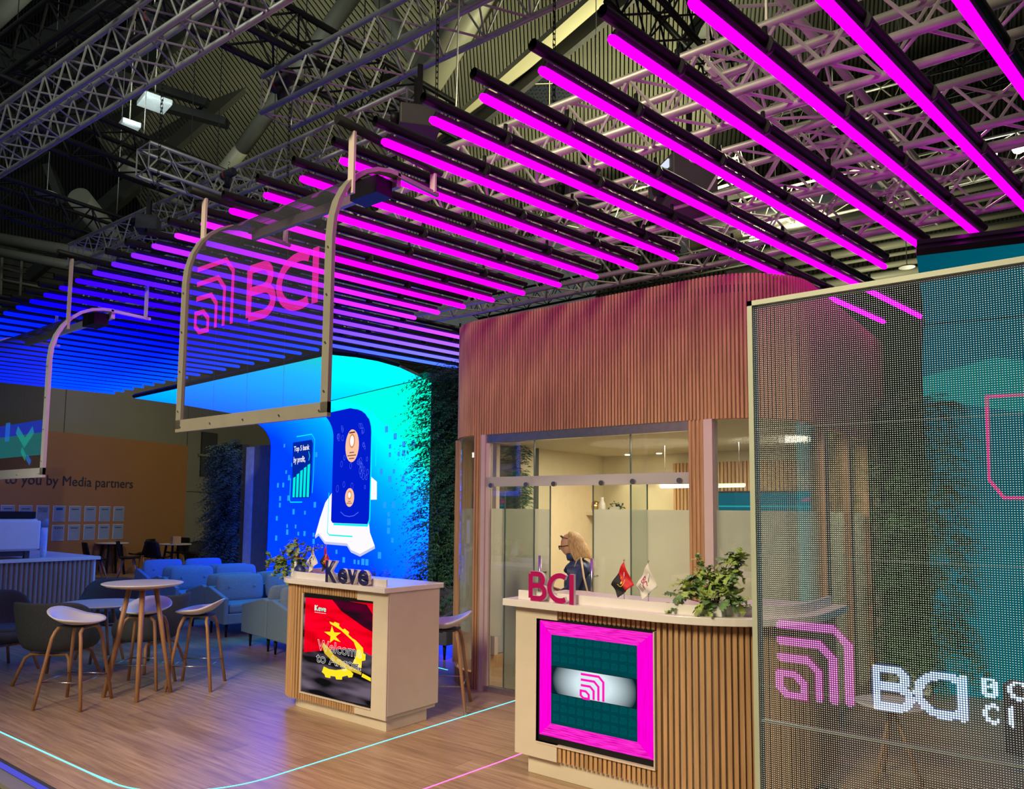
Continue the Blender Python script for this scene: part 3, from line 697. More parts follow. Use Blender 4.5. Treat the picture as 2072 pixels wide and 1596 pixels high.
# ================================================================== TRUSSES
def truss(label, a, b_, size, col, r=.025, step=None, group=None, flip=False):
    a = Vector(a); b_ = Vector(b_); d = (b_-a); Ln = d.length; d.normalize()
    u = d.cross(Vector((0, 0, 1))).normalized(); w = Vector((0, 0, 1)); w = u.cross(d)
    t = thing('lighting_truss', label, 'truss', a, 0, group)
    C4 = [(u*sx+w*sz)*(size/2) for sx, sz in ((-1, -1), (1, -1), (1, 1), (-1, 1))]
    for c in C4:
        mb = MB(); mb.tube([c, c+d*Ln], r, 8); mb.build('chord', col, t)
    step = (step or size)*.62; n = max(2, int(Ln/step)); st = Ln/n
    mb = MB()
    for f in range(4):
        c0, c1 = C4[f], C4[(f+1) % 4]
        for i in range(n):
            p, q = (c0, c1) if (i+f) % 2 else (c1, c0)
            mb.tube([p+d*(i*st), q+d*((i+1)*st)], r*.36, 5, cap=False)
        for i in (0, n): mb.tube([c0+d*(i*st), c1+d*(i*st)], r*.36, 5, cap=False)
    mb.build('bracing', col, t)
    if a.z > 5:
        for f_ in (.25, .75):
            c = d*(Ln*f_); mb = MB(); mb.tube([c+Vector((0, 0, size/2)), c+Vector((0, 0, 7))], .008, 5); mb.build('suspension_wire', m_dark, t)
    return t
m_truss = mat('truss_aluminium', (.52, .51, .46), .5, .55, var=.08, scale=10)
m_trussb = mat('truss_black', (.018, .018, .017), .45, .4)
G = 'silver trusses above the canopy'
truss('silver box truss above the canopy nearest its front end', (-9.0, 3.88, 4.0), (1.4, 3.88, 4.0), .30, m_truss, .026, .34)
truss('silver box truss crossing above the middle of the magenta tubes', (-8.5, 5.06, 4.0), (1.4, 5.06, 4.0), .30, m_truss, .026, .34)
truss('silver box truss crossing above the back ends of the magenta tubes', (-7.5, 6.15, 4.0), (1.6, 6.15, 4.0), .30, m_truss, .026, .34)
truss('silver truss running lengthwise above the first magenta tubes, beside the teal screen', (-1.42, 3.9, 4.34), (-1.10, 7.3, 4.34), .34, m_truss, .028, .40)
truss('silver truss high up across the upper left corner', (-16.0, 3.35, 6.5), (-4.0, 3.75, 6.5), .44, m_truss, .032, .42)
truss('silver truss high up with a free end behind the hanging screen bracket', (-7.45, 5.15, 6.5), (-1.5, 5.3, 6.5), .44, m_truss, .032, .42)
truss('long silver truss high behind the far ends of the purple tubes', (-15.2, 6.2, 6.45), (-6.2, 6.3, 6.45), .44, m_truss, .032, .42)
truss('short silver truss sticking out above the purple tubes at right angles', (-10.4, 5.0, 6.6), (-10.3, 7.8, 6.6), .38, m_truss, .03, .40)
truss('black truss crossing under the roof behind the silver truss at upper left', (-11.1, 1.0, 7.0), (-11.4, 8.6, 7.0), .5, m_trussb, .04, .5)
truss('black truss passing above the free end of the silver truss', (-7.3, 2.8, 7.1), (-7.0, 7.6, 7.1), .5, m_trussb, .04, .5)
truss('black truss low in the upper left, ending above the purple tubes', (-14.4, 2.0, 7.0), (-14.9, 8.2, 7.0), .5, m_trussb, .04, .5)
p0, p1 = PD(-40, 200, 13), PD(270, -20, 11); truss('black truss in the extreme upper left corner', p0, p1, .7, m_trussb, .05, .6)
p0, p1 = PD(1265, -60, 8.5), PD(1490, 190, 11); truss('black truss hanging in front of the bright roof panels', p0, p1, .5, m_trussb, .04, .5)
p0, p1 = PD(960, 625, 16), PD(1560, 500, 14); truss('thin black truss behind the top edge of the slatted room', p0, p1, .34, m_trussb, .025, .35)
p0, p1 = PD(1560, 250, 14), PD(2090, 110, 13); truss('black truss far behind the canopy at right', p0, p1, .5, m_trussb, .03, .5)
p0, p1 = PD(1500, 440, 16), PD(2090, 300, 15); truss('grey truss far behind the canopy above the teal screen', p0, p1, .6, m_truss, .03, .55)
p0, p1 = PD(1080, 460, 16), PD(1500, 330, 15); truss('grey truss in the dark behind the magenta tubes', p0, p1, .5, m_truss, .03, .5)
# chains and hoists
def chain(px, y0, y1, dep, lab, th=.012):
    a = PD(px, y0, dep); b_ = PD(px, y1, dep); b_.x, b_.y = a.x, a.y
    mb = MB(); n = int((a.z-b_.z)/.05); 
    for i in range(n):
        z = a.z-.05*i; dx, dy = (th, 0) if i % 2 else (0, th)
        mb.tube([(a.x-dx, a.y-dy, z-.03), (a.x-dx, a.y-dy, z+.03), (a.x+dx, a.y+dy, z+.03), (a.x+dx, a.y+dy, z-.03), (a.x-dx, a.y-dy, z-.03)], .005, 4)
    tag(mb.build('chain', m_black), lab, 'chain')
chain(888, -60, 330, 6.2, 'black chain hanging behind the left magenta tubes')
chain(1122, -60, 300, 6.5, 'black chain hanging in front of the round mesh disc')
chain(335, 60, 455, 9.5, 'long black chain hanging from the upper left silver truss', .014)
chain(587, 215, 380, 8.0, 'black chain below the free end of the silver truss')
def wire(pts, lab, r=.004, m=None):
    mb = MB(); mb.tube(pts, r, 5); tag(mb.build('cable', m or m_steel), lab, 'cable')
wire([PD(929, -20, 6.2), PD(922, 232, 6.2)], 'pale steel cable with hook above the magenta tubes', .007)
wire([PD(1206, -20, 6.4), PD(1206, 165, 6.4)], 'thin steel wire right of the round mesh disc')
wire([PD(945, 600, 9), PD(995, 648, 8.4)], 'thin steel wire down to the top of the slatted room')
wire([PD(905, 600, 9), PD(937, 657, 8.8)], 'thin steel wire down to the left corner of the slatted room')
def hoist(px, py, dep, s, lab):
    c = PD(px, py, dep); t = thing('chain_hoist', lab, 'hoist', c)
    mb = MB(); mb.tube([(-s, 0, 0), (-s*.9, 0, 0), (s*.9, 0, 0), (s, 0, 0)], s*.42, 14, rads=[s*.3, s*.42, s*.42, s*.3]); mb.build('motor', m_dark, t)
    mb = MB(); mb.tube([(-s*.5, 0, 0), (-s*.3, 0, 0)], s*.46, 14); mb.build('band', mat('hoist_red', (.5, .06, .04), .5), t)
    mb = MB(); mb.tube([(0, 0, s*.4), (0, 0, s*.9), (.15*s, 0, s*1.1), (0, 0, s*1.25)], s*.06, 6); mb.build('hook', m_steel, t)
    mb = MB(); mb.lathe([(s*.25, -s*1.3), (s*.38, -s*.5), (s*.38, -s*.3)], 10); mb.build('chain_bag', m_blackc, t)
hoist(312, 30, 9.4, .2, 'dark chain hoist on the upper left silver truss')
hoist(572, 165, 9.0, .2, 'dark chain hoist at the free end of the silver truss')
hoist(462, 352, 10.5, .14, 'small chain hoist with orange band above the purple tubes')

def black_unit(px, py, dep, w, d, h, lab, rz=0, strip_=False):
    c = PD(px, py, dep); t = thing('projector', lab, 'projector', c, rz)
    box('housing', m_dark, -w/2, w/2, -d/2, d/2, -h/2, h/2, t, .01)
    mb = MB(); mb.tube([(w*.2, -d/2, 0), (w*.2, -d/2-.06, 0)], h*.28, 14); mb.build('lens', m_black, t)
    mb = MB(); mb.box(-w*.3, -w*.26, -.02, .02, h/2, h/2+.35); mb.box(w*.26, w*.3, -.02, .02, h/2, h/2+.35); mb.build('bracket', m_black, t)
    return t
black_unit(845, 255, 5.7, .35, .3, .16, 'black equipment box hanging behind the magenta tubes left of the mesh disc', YAW)
b2 = black_unit(1380, 385, 5.55, .42, .35, .36, 'large black projector box between the magenta tubes with a bright lower face', YAW)
box('lit_face', emat('projector_face', (.75, .8, 1), 1), -.19, .15, -.187, -.175, .09, .15, b2)
black_unit(1170, 400, 7.6, .6, .4, .2, 'black projector with round red badge deep between the magenta tubes', YAW)
mb = MB(); mb.tube([(0, -.2, 0), (0, -.215, 0)], .035, 14); mb.build('badge', mat('badge_red', (.6, .04, .02), .4), bpy.data.objects['projector.002'])
black_unit(300, 455, 11, .3, .3, .22, 'black box at the left ends of the purple tubes', YAW)

# ================================================================== HANGING TRANSPARENT SCREENS
def film_mat(name, tint, white=.10):
    m, nt, out = new_mat(name)
    t = N(nt, 'BsdfTransparent'); t.inputs[0].default_value = V4(tint)
    d = N(nt, 'BsdfDiffuse'); d.inputs[0].default_value = (.035, .037, .045, 1)
    g = N(nt, 'BsdfGlossy'); g.inputs['Roughness'].default_value = .06
    tc = N(nt, 'TexCoord'); mp = N(nt, 'Mapping'); L(nt, tc.outputs['Object'], mp.inputs[0])
    wv = N(nt, 'TexWave', bands_direction='Z'); wv.inputs['Scale'].default_value = 70; wv.inputs['Distortion'].default_value = .0; L(nt, mp.outputs[0], wv.inputs['Vector'])
    mr = N(nt, 'MapRange'); mr.inputs[1].default_value = .7; mr.inputs[2].default_value = .9; mr.inputs[3].default_value = white*.4; mr.inputs[4].default_value = white*2.2; L(nt, wv.outputs['Fac'], mr.inputs[0])
    lw_ = N(nt, 'LayerWeight'); lw_.inputs[0].default_value = .5; ma = N(nt, 'Math', operation='MULTIPLY_ADD', use_clamp=True); L(nt, lw_.outputs['Facing'], ma.inputs[0]); ma.inputs[1].default_value = .95; L(nt, mr.outputs[0], ma.inputs[2])
    sq = N(nt, 'Math', operation='POWER'); L(nt, ma.outputs[0], sq.inputs[0]); sq.inputs[1].default_value = 1.6
    m1 = N(nt, 'MixShader'); L(nt, sq.outputs[0], m1.inputs[0]); L(nt, t.outputs[0], m1.inputs[1]); L(nt, d.outputs[0], m1.inputs[2])
    m2 = N(nt, 'MixShader'); m2.inputs[0].default_value = .05; L(nt, m1.outputs[0], m2.inputs[1]); L(nt, g.outputs[0], m2.inputs[2])
    L(nt, m2.outputs[0], out.inputs[0]); return m
def glow_film(name, col, s, alpha):
    m, nt, out = new_mat(name); e = N(nt, 'Emission'); e.inputs[0].default_value = V4(col); e.inputs[1].default_value = s
    t = N(nt, 'BsdfTransparent'); tc = N(nt, 'TexCoord'); sp = N(nt, 'SeparateXYZ'); L(nt, tc.outputs['Object'], sp.inputs[0])
    md = N(nt, 'Math', operation='FRACT'); mu = N(nt, 'Math', operation='MULTIPLY'); mu.inputs[1].default_value = 1/.0085; L(nt, sp.outputs[2], mu.inputs[0]); L(nt, mu.outputs[0], md.inputs[0])
    gt = N(nt, 'MapRange'); gt.inputs[1].default_value = .2; gt.inputs[2].default_value = .35; gt.inputs[3].default_value = alpha*.45; gt.inputs[4].default_value = alpha; L(nt, md.outputs[0], gt.inputs[0])
    mx = N(nt, 'MixShader'); L(nt, gt.outputs[0], mx.inputs[0]); L(nt, t.outputs[0], mx.inputs[1]); L(nt, e.outputs[0], mx.inputs[2]); L(nt, mx.outputs[0], out.inputs[0]); return m
m_film2 = film_mat('transparent_led_film', (.74, .76, .80), .10)
JP = [(0, 2.14), (0, 3.06)]+[(.42*(1-math.cos(math.radians(a))), 3.06+.48*math.sin(math.radians(a))) for a in (12, 24, 36, 48, 60, 72, 84)]+[(.46, 3.545)]
def hang_screen(x0, x1, y, mfr, label, logo, JP=JP, zoff=0):
    t = thing('hanging_screen', label, 'screen', (x0, y, 0))
    w = x1-x0; JP = [(a, b+zoff) for a, b in JP]
    def rail(xa, xb):
        mb = MB(); A = []
        for i, (a, b_) in enumerate(JP):
            p = Vector((a, b_)); d = (Vector(JP[min(i+1, len(JP)-1)])-Vector(JP[max(i-1, 0)])).normalized(); n = Vector((-d.y, d.x))*.018
            A.append([(xa, a+n.x, b_+n.y), (xb, a+n.x, b_+n.y), (xb, a-n.x*.3, b_-n.y*.3), (xa, a-n.x*.3, b_-n.y*.3)])
        mb.grid(A, closed=True, smooth=False); mb.face(A[0]); mb.face(A[-1]); return mb.build('frame_rail', mfr, t)
    rail(0, .055); rail(w-.055, w)
    z0 = JP[0][1]
    box('frame_bottom', mfr, 0, w, -.018, .006, z0-.02, z0+.055, t)
    mb = MB()
    for i in range(5): mb.tube([(.06+i*(w-.12)/4, -.024, z0+.012), (.06+i*(w-.12)/4, -.018, z0+.012)], .006, 8)
    for xx in (.028, w-.028):
        for z in (2.25, 2.5, 2.75, 3.0): mb.tube([(xx, -.024, z+zoff), (xx, -.018, z+zoff)], .006, 8)
    mb.build('screw', m_steel, t)
    mb = MB(); mb.grid([[(xx, a, b_) for a, b_ in JP] for xx in (.04, w-.04)]); mb.build('led_film', m_film2, t)
    mb = MB()
    for i in (1, 2, 3):
        xx = .05+(w-.1)*i/4
        for j in range(len(JP)-1): mb.face([(xx-.0012, JP[j][0]-.002, JP[j][1]), (xx+.0012, JP[j][0]-.002, JP[j][1]), (xx+.0012, JP[j+1][0]-.002, JP[j+1][1]), (xx-.0012, JP[j+1][0]-.002, JP[j+1][1])])
    mb.build('seam', m_dark, t, fixn=False)
    ye, ze = JP[-1]
    box('driver_box', m_black, w-.28, w-.06, ye-.13, ye-.01, ze-.12, ze-.02, t)
    mb = MB(); mb.box(.03, w-.02, ye-.01, ye+.02, ze-.06, ze); mb.box(w-.02, w, ye-.02, ye+.32, ze-.012, ze+.012); mb.box(0, .02, ye-.02, ye+.32, ze-.012, ze+.012); mb.build('end_bar', mfr, t)
    for xx in (.01, w-.01):
        box('hanger', m_pinktrim, xx-.022, xx+.022, .10, .115, 3.32+zoff, 3.66, t); box('hanger', m_pinktrim, xx-.02, xx+.02, ye+.27, ye+.285, ze, 3.66, t)
        mb = MB(); mb.tube([(xx, .0, 3.69), (xx, .8, 3.69)], .026, 12); mb.build('support_pipe', m_black, t)
    if logo:
        m1 = glow_film('film_pink', (1, .03, .42), 1.0, .78)
        def P(px, py): q = PY(px, py, y-.006); return q.x-x0, q.z
        mb = MB(); T = lambda p: (p.x, -.006, p.y)
        a = P(400, 546); b_ = P(400, 672); c = P(470, 600); strokes(mb, LOGO, a[0], b_[1], c[0]-a[0], a[1]-b_[1], .030, T); mb.build('emblem', m1, t, fixn=False)
        mb = MB(); a = P(506, 546); b_ = P(506, 642); strokes(mb, LET_B, a[0], b_[1], .36, a[1]-b_[1], .052, T)
        a = P(566, 537); b_ = P(566, 622); strokes(mb, LET_C, a[0], b_[1]-.015, .41, a[1]-b_[1]+.03, .052, T)
        a = P(640, 500); b_ = P(640, 612); strokes(mb, LET_I, a[0], b_[1], .1, a[1]-b_[1], .052, T); mb.build('lettering', m1, t, fixn=False)
    return t
hang_screen(-4.46, -3.0, 2.45, m_frame, 'curved transparent screen with pink BCI logo hanging from the canopy', True)
m_frameb = mat('frame_blue_lit', (.72, .74, .80), .4, .3, var=.05)  # paler base than the other frame, blue tube light put into the colour
s2 = hang_screen(-8.3, -6.42, 2.45, m_frameb, 'curved transparent screen hanging at the left edge above the coffee bar', False, zoff=-.24)
mb = MB(); mb.face([(.06, -.004, 2.06), (1.82, -.004, 2.06), (1.82, -.004, 2.24), (.06, -.004, 2.24)]); mb.build('film_picture', glow_film('film_teal', (0, .35, .38), .6, .5), s2, fixn=False)
mb = MB(); mb.face([(.06, -.004, 2.24), (1.82, -.004, 2.24), (1.82, -.004, 2.34), (.06, -.004, 2.34)]); mb.build('film_picture', glow_film('film_deep_blue', (0, .05, .9), .8, .5), s2, fixn=False)
m2 = glow_film('film_mint', (.02, .75, .55), .7, .35)
mb = MB(); T = lambda p: (p.x, -.006, p.y)
ribbon(mb, [(1.28, 2.29), (1.46, 2.17), (1.62, 2.27)], .07, T); ribbon(mb, [(1.40, 2.12), (1.50, 2.04)], .05, T); mb.build('chevron', m2, s2, fixn=False)
mb = MB(); ribbon(mb, [(1.08, 2.2), (1.08, 2.36)], .10, T); ribbon(mb, [(1.52, 2.055), (1.60, 2.0)], .05, T); mb.build('chevron', glow_film('film_blue', (.02, .25, 1), .9, .4), s2, fixn=False)

# ================================================================== LARGE TRANSPARENT LED WALL AT RIGHT
LY = 3.0
def ledmat():
    m, nt, out = new_mat('led_pixel_mesh')
    tc = N(nt, 'TexCoord'); sp = N(nt, 'SeparateXYZ'); L(nt, tc.outputs['Object'], sp.inputs[0])
    def fr(s):
        a = N(nt, 'Math', operation='MULTIPLY'); a.inputs[1].default_value = 1/.0078; L(nt, s, a.inputs[0])
        b_ = N(nt, 'Math', operation='FRACT'); L(nt, a.outputs[0], b_.inputs[0])
        c = N(nt, 'Math', operation='SUBTRACT'); L(nt, b_.outputs[0], c.inputs[0]); c.inputs[1].default_value = .5
        d = N(nt, 'Math', operation='ABSOLUTE'); L(nt, c.outputs[0], d.inputs[0]); return d.outputs[0]
    fx, fz = fr(sp.outputs[0]), fr(sp.outputs[2])
    m2x = N(nt, 'Math', operation='MULTIPLY'); L(nt, fx, m2x.inputs[0]); L(nt, fx, m2x.inputs[1])
    mx = N(nt, 'Math', operation='MULTIPLY_ADD'); L(nt, fz, mx.inputs[0]); L(nt, fz, mx.inputs[1]); L(nt, m2x.outputs[0], mx.inputs[2])
    dot = N(nt, 'Math', operation='LESS_THAN'); L(nt, mx.outputs[0], dot.inputs[0]); dot.inputs[1].default_value = .048
    bar = N(nt, 'Math', operation='LESS_THAN'); L(nt, fx, bar.inputs[0]); bar.inputs[1].default_value = .27
    t = N(nt, 'BsdfTransparent'); t.inputs[0].default_value = (.74, .76, .78, 1)
    g = N(nt, 'BsdfGlossy'); g.inputs['Roughness'].default_value = .05
    t0 = N(nt, 'MixShader'); t0.inputs[0].default_value = .04; L(nt, t.outputs[0], t0.inputs[1]); L(nt, g.outputs[0], t0.inputs[2])
    dk = N(nt, 'BsdfTransparent'); dk.inputs[0].default_value = (.32, .33, .36, 1)
    m1 = N(nt, 'MixShader'); L(nt, bar.outputs[0], m1.inputs[0]); L(nt, t0.outputs[0], m1.inputs[1]); L(nt, dk.outputs[0], m1.inputs[2])
    d = N(nt, 'BsdfDiffuse'); d.inputs[0].default_value = (.5, .56, .54, 1); e = N(nt, 'Emission'); e.inputs[0].default_value = (.8, .95, .92, 1); e.inputs[1].default_value = .30
    ad = N(nt, 'AddShader'); L(nt, d.outputs[0], ad.inputs[0]); L(nt, e.outputs[0], ad.inputs[1])
    m2 = N(nt, 'MixShader'); L(nt, dot.outputs[0], m2.inputs[0]); L(nt, m1.outputs[0], m2.inputs[1]); L(nt, ad.outputs[0], m2.inputs[2])
    L(nt, m2.outputs[0], out.inputs[0]); return m
lw = thing('transparent_led_wall', 'large transparent LED wall of fine white dots in a pale frame at right', 'led wall', (0, LY, 0))
X0, X1, ZT = -1.062, .62, 2.51
mb = MB(); mb.face([(X0+.018, .0, .0), (X1, .0, .0), (X1, .0, ZT-.018), (X0+.018, .0, ZT-.018)]); mb.build('led_mesh', ledmat(), lw)
box('frame_post', m_fgreen, X0, X0+.02, -.02, .04, 0, ZT, lw); box('frame_top', m_fgreen, X0, X1, -.02, .04, ZT-.02, ZT, lw)
m_seam = mat('seam_strip', (.12, .16, .15), .4)
for z in (.99, 1.49, 1.99): box('panel_seam', m_seam, X0+.02, X1, -.003, .001, z-.0007, z+.0007, lw)
box('rail', mat('pale_rail', (.55, .55, .45), .35, .2), X0+.02, X1, .002, .02, .852, .861, lw)
def led_dots(name, defs, box_, sw, m, size):
    x0, z0, w, h = box_; mb = MB(); pit = .0078
    i0 = int(math.floor(x0/pit))-3
    for i in range(i0, i0+int(w/pit)+8):
        for j in range(int(z0/pit)-3, int((z0+h)/pit)+4):
            x = (i+.5)*pit; z = (j+.5)*pit
            if x < X0+.03: continue
            if in_strokes(defs, x0, z0, w, h, sw, x, z):
                s = size; mb.face([(x-s, -.003, z-s), (x+s, -.003, z-s), (x+s, -.003, z+s), (x-s, -.003, z+s)])
    return mb.build(name, m, lw, fixn=False)
def lp_(px, py): q = PY(px, py, LY); return q.x, q.z
a = lp_(1576, 1262); b_ = lp_(1716, 1272); c = lp_(1574, 1402)
bx = (a[0], c[1], b_[0]-a[0], a[1]-c[1])
m_dp = emat('led_dots_pink', (1, .35, .9), 1.6); m_db = emat('led_dots_blue', (.55, .75, 1), 2.2)
led_dots('emblem_dots', LOGO, bx, .026, m_dp, .0022)
m_haze = glow_film('led_halo_pink', (.8, .02, .5), .6, .25); m_hazeb = glow_film('led_halo_blue', (.05, .15, .6), .6, .30)
T = lambda p: (p.x, -.0015, p.y)
mb = MB(); strokes(mb, LOGO, bx[0], bx[1], bx[2], bx[3], .034, T); mb.build('emblem_glow', m_haze, lw, fixn=False)
a = lp_(1772, 1350); c = lp_(1768, 1425)
h_ = a[1]-c[1]
for i, (df, px) in enumerate(((LET_B, 1774), (LET_C, 1858), (LET_I, 1948))):
    q = lp_(px, 1400); k = (q[0], c[1], (.165, .185, .1)[i], h_)
    led_dots('letter_dots', df, k, .028, m_db, .0026)
    mb = MB(); strokes(mb, df, k[0], k[1], k[2], k[3], .034, T); mb.build('letter_glow', m_hazeb, lw, fixn=False)
a = lp_(1992, 1380)
for row, txt in enumerate((LET_B, LET_C)):
    for k in range(4):
        led_dots('small_letter_dots', [LET_B, LET_C, LET_I, LET_B][(k+row) % 4], (a[0]+k*.07, a[1]-.085*(row+.45), .05, .05), .014, m_db, .0029)

# ================================================================== CURVED LED ARCHES
def arch(name, label, A0, ang, W, zc, R, front, mats, dark):
    """A0: left end of the wall foot line, ang: wall direction, front: ceiling polygon (x,y) seen from below"""
    d = Vector((math.cos(ang), math.sin(ang), 0)); n = Vector((-d.y, d.x, 0)); A0 = Vector((A0[0], A0[1], 0))
    t = thing(name, label, 'led wall', A0)
    def S(u, v, off=0):
        zf = zc-R
        if v <= zf: return d*u-n*off+Vector((0, 0, v))
        th = (v-zf)/R
        if th > PI/2: 
            e = v-zf-R*PI/2; return d*u-n*(R+e)+Vector((0, 0, zc-off))
        rr = R-off
        return d*u-n*(R-rr*math.cos(th))+Vector((0, 0, zf+rr*math.sin(th)))
    vs = [0, .5, 1, 1.5, 2, 2.5, zc-R]+[zc-R+R*PI/2*i/10 for i in range(1, 11)]
    mb = MB(); mb.grid([[S(u, v) for v in vs] for u in (0, W)]); mb.build('led_surface', mats[0], t)
    mb = MB(); mb.grid([[S(u, v, -.09) for v in vs] for u in (-.02, W+.02)])
    for u in (-.02, W+.02):
        mb.grid([[S(u, v, .0) for v in vs], [S(u, v, -.09) for v in vs]])
    mb.build('back_shell', m_dark, t)
    poly = [(p[0]-A0.x, p[1]-A0.y) for p in front]
    mb = MB(); fc = mb.face([(x, y, zc+.012) for x, y in poly]); mb.bm.normal_update(); bmesh.ops.triangulate(mb.bm, faces=mb.bm.faces[:]); mb.build('led_ceiling', mats[1], t)
    mb = MB(); mb.prism(poly, zc+.016, zc+.05); mb.build('ceiling_box', m_dark, t)
    mb = MB()
    for i in range(len(poly)-1 if not dark else dark):
        a, b_ = Vector(poly[i]), Vector(poly[i+1]); mb.tube([(a.x, a.y, zc+.045), (b_.x, b_.y, zc+.045)], .035, 4)
    mb.build('edge_beam', m_black, t)
    return t, S
def on(S, name, pts, m, off, t, sub=True):
    """flat polygon (u,v) laid on the curved screen"""
    mb = MB(); mb.face([(p[0], p[1], 0) for p in pts]); bm = mb.bm; bm.normal_update()
    for v in [2.7+.08*i for i in range(12)]:
        bmesh.ops.bisect_plane(bm, geom=bm.verts[:]+bm.edges[:]+bm.faces[:], plane_co=(0, v, 0), plane_no=(0, 1, 0))
    bm.normal_update(); bmesh.ops.triangulate(bm, faces=bm.faces[:])
    for v in bm.verts: v.co = S(v.co.x, v.co.y, off)
    return mb.build(name, m, t, fixn=False)
def densify(pts, closed):
    out = []; n = len(pts)
    for i in range(n if closed else n-1):
        a = Vector(pts[i]); b_ = Vector(pts[(i+1) % n]); k = max(1, int((b_-a).length/.08))
        out += [tuple(a+(b_-a)*j/k) for j in range(k)]
    if not closed: out.append(pts[-1])
    return out
def line_on(S, name, pts, w, m, off, t, closed=False):
    mb = MB(); ribbon(mb, densify(pts, closed), w, lambda p: S(p.x, p.y, off), closed); return mb.build(name, m, t, fixn=False)
ANG1 = math.atan2(-.228, .974)
m_bw = grad_screen('blue_screen_picture', [(0, (0, .008, 1)), (.3, (0, .028, 1)), (.6, (0, .065, .9)), (.82, (0, .13, .4)), (1, (0, .2, .12))], (.23*.974, -.23*.228, .39, .23*14.78-1.24), 7.0, .06)
m_bc = grad_screen('blue_ceiling_picture', [(0, (0, .05, .6)), (.35, (0, .085, .5)), (.7, (0, .13, .3)), (1, (0, .18, .17))], (.18, 0, 0, 2.2), 7.0, .04)
cp = [(-12.05, 5.85)]+[(-6.73, 5.48), (-6.60, 5.75), (-6.56, 6.05), (-6.62, 6.45), (-6.93, 7.21), (-13.14, 8.67), (-12.42, 7.87), (-12.12, 6.67)]
ba, S1 = arch('led_arch', 'huge bright blue curved LED wall and ceiling with white map and bank cards', (-13.03, 9.16), ANG1, 6.45, 3.4, .5, cp, (m_bw, m_bc), 4)
m_map = emat('map_white', (.95, .92, 1), 1.05); m_mape = emat('map_edge', (.55, .6, .85), 1)
mapp = [(2.18, 1.18), (2.32, 1.24), (2.58, 1.10), (3.40, 1.10), (3.55, 1.0), (3.85, .95), (4.32, 1.10), (4.16, 1.30), (4.12, 1.45), (4.11, 1.82), (4.35, 1.82), (4.34, 2.10), (3.9, 2.3), (2.9, 2.6), (2.86, 2.3), (2.80, 1.95), (2.55, 1.78), (2.36, 1.5)]
on(S1, 'map_edge', [(a, b_-.04) for a, b_ in mapp[:8]]+mapp[7:0:-1]+[mapp[0]], m_mape, .003, ba) if False else None
line_on(S1, 'map_edge', [(a, b_-.02) for a, b_ in mapp[:7]], .045, m_mape, .003, ba)
on(S1, 'map', mapp, m_map, .006, ba)
on(S1, 'map', [(2.9, 2.45), (2.84, 2.95), (2.80, 2.95), (2.80, 2.5)], m_map, .006, ba)
m_card = emat('card_navy', (.0, .012, .62), 1); m_cardl = emat('card_line', (0, .9, .85), 1.05)
card = [(2.80, 1.47), (2.86, 1.43), (4.07, 1.43), (4.13, 1.50), (4.13, 3.15)]+[(4.13-.30*(1-math.cos(math.radians(a))), 3.15+.22*math.sin(math.radians(a))) for a in (20, 40, 60, 80)]+[(3.83, 3.38), (2.80, 3.38)]
on(S1, 'card', card, m_card, .010, ba)
line_on(S1, 'card_border', [(2.80, 3.40), (3.80, 3.40)]+card[4:9][::-1]+[(4.15, 3.15), (4.15, 1.50), (4.08, 1.41), (2.9, 1.41)], .035, m_cardl, .012, ba)
line_on(S1, 'card_border', [(3.05, 3.60), (3.95, 3.58), (4.22, 3.38), (4.30, 3.0), (4.30, 2.35)], .02, m_cardl, .012, ba)
line_on(S1, 'card_border', [(2.70, 1.95), (2.68, 1.26), (2.76, 1.22), (3.6, 1.22)], .022, m_cardl, .013, ba)
m_medal = emat('medal_peach', (1, .55, .36), 1); m_medal2 = emat('medal_gold', (.75, .28, .06), 1); m_cline = emat('card_circles', (.10, .16, .95), 1)
def disc(u, v, ru, rv, m, off, name='medal', n=28): on(S1, name, [(u+ru*math.cos(2*PI*i/n), v+rv*math.sin(2*PI*i/n)) for i in range(n)], m, off, ba)
disc(3.50, 2.72, .235, .275, m_medal, .014); disc(3.50, 2.80, .10, .12, m_medal2, .016); disc(3.50, 2.80, .07, .09, m_map, .018)
disc(3.46, 1.86, .16, .155, m_medal, .014); disc(3.46, 1.90, .07, .075, m_medal2, .016); disc(3.46, 1.90, .05, .05, m_map, .018)
def text_on(body, u, v, w, h, m, off, name='screen_text', bold=0, par=None):
    o = font_mesh(name, body, m, Matrix.Identity(4), w=w, h=h, bold=bold, parent=par or ba)
    for q in o.data.vertices: q.co = S1(u+q.co.x, v+q.co.y, off)
    return o
for k, wd_ in enumerate((.16, .30, .18)): on(S1, 'medal_text', [(3.50-wd_/2, 2.60-.05*k), (3.50+wd_/2, 2.60-.05*k), (3.50+wd_/2, 2.615-.05*k), (3.50-wd_/2, 2.615-.05*k)], emat('medal_ink', (.12, .04, .03), 1) if k == 0 else MATS['medal_ink'], .017, ba)
on(S1, 'medal_text', [(3.40, 2.93), (3.60, 2.93), (3.60, 2.955), (3.40, 2.955)], MATS['medal_ink'], .017, ba)
for k, wd_ in enumerate((.10, .2)): on(S1, 'medal_text', [(3.46-wd_/2, 1.79-.03*k), (3.46+wd_/2, 1.79-.03*k), (3.46+wd_/2, 1.80-.03*k), (3.46-wd_/2, 1.80-.03*k)], MATS['medal_ink'], .017, ba)
rr = random.Random(3); mb = MB()
for i in range(46):
    a = rr.uniform(0, 1); u = 2.95+rr.random()*.95 if i < 30 else 3.75+rr.random()*.3; v = 2.0+rr.random()*1.05
    if ((u-3.5)/.3)**2+((v-2.72)/.33)**2 < 1: continue
    r_ = rr.uniform(.02, .05); ribbon(mb, [(u+r_*math.cos(2*PI*j/10), v+r_*1.3*math.sin(2*PI*j/10)) for j in range(10)], .006, lambda p: S1(p.x, p.y, .013), True)
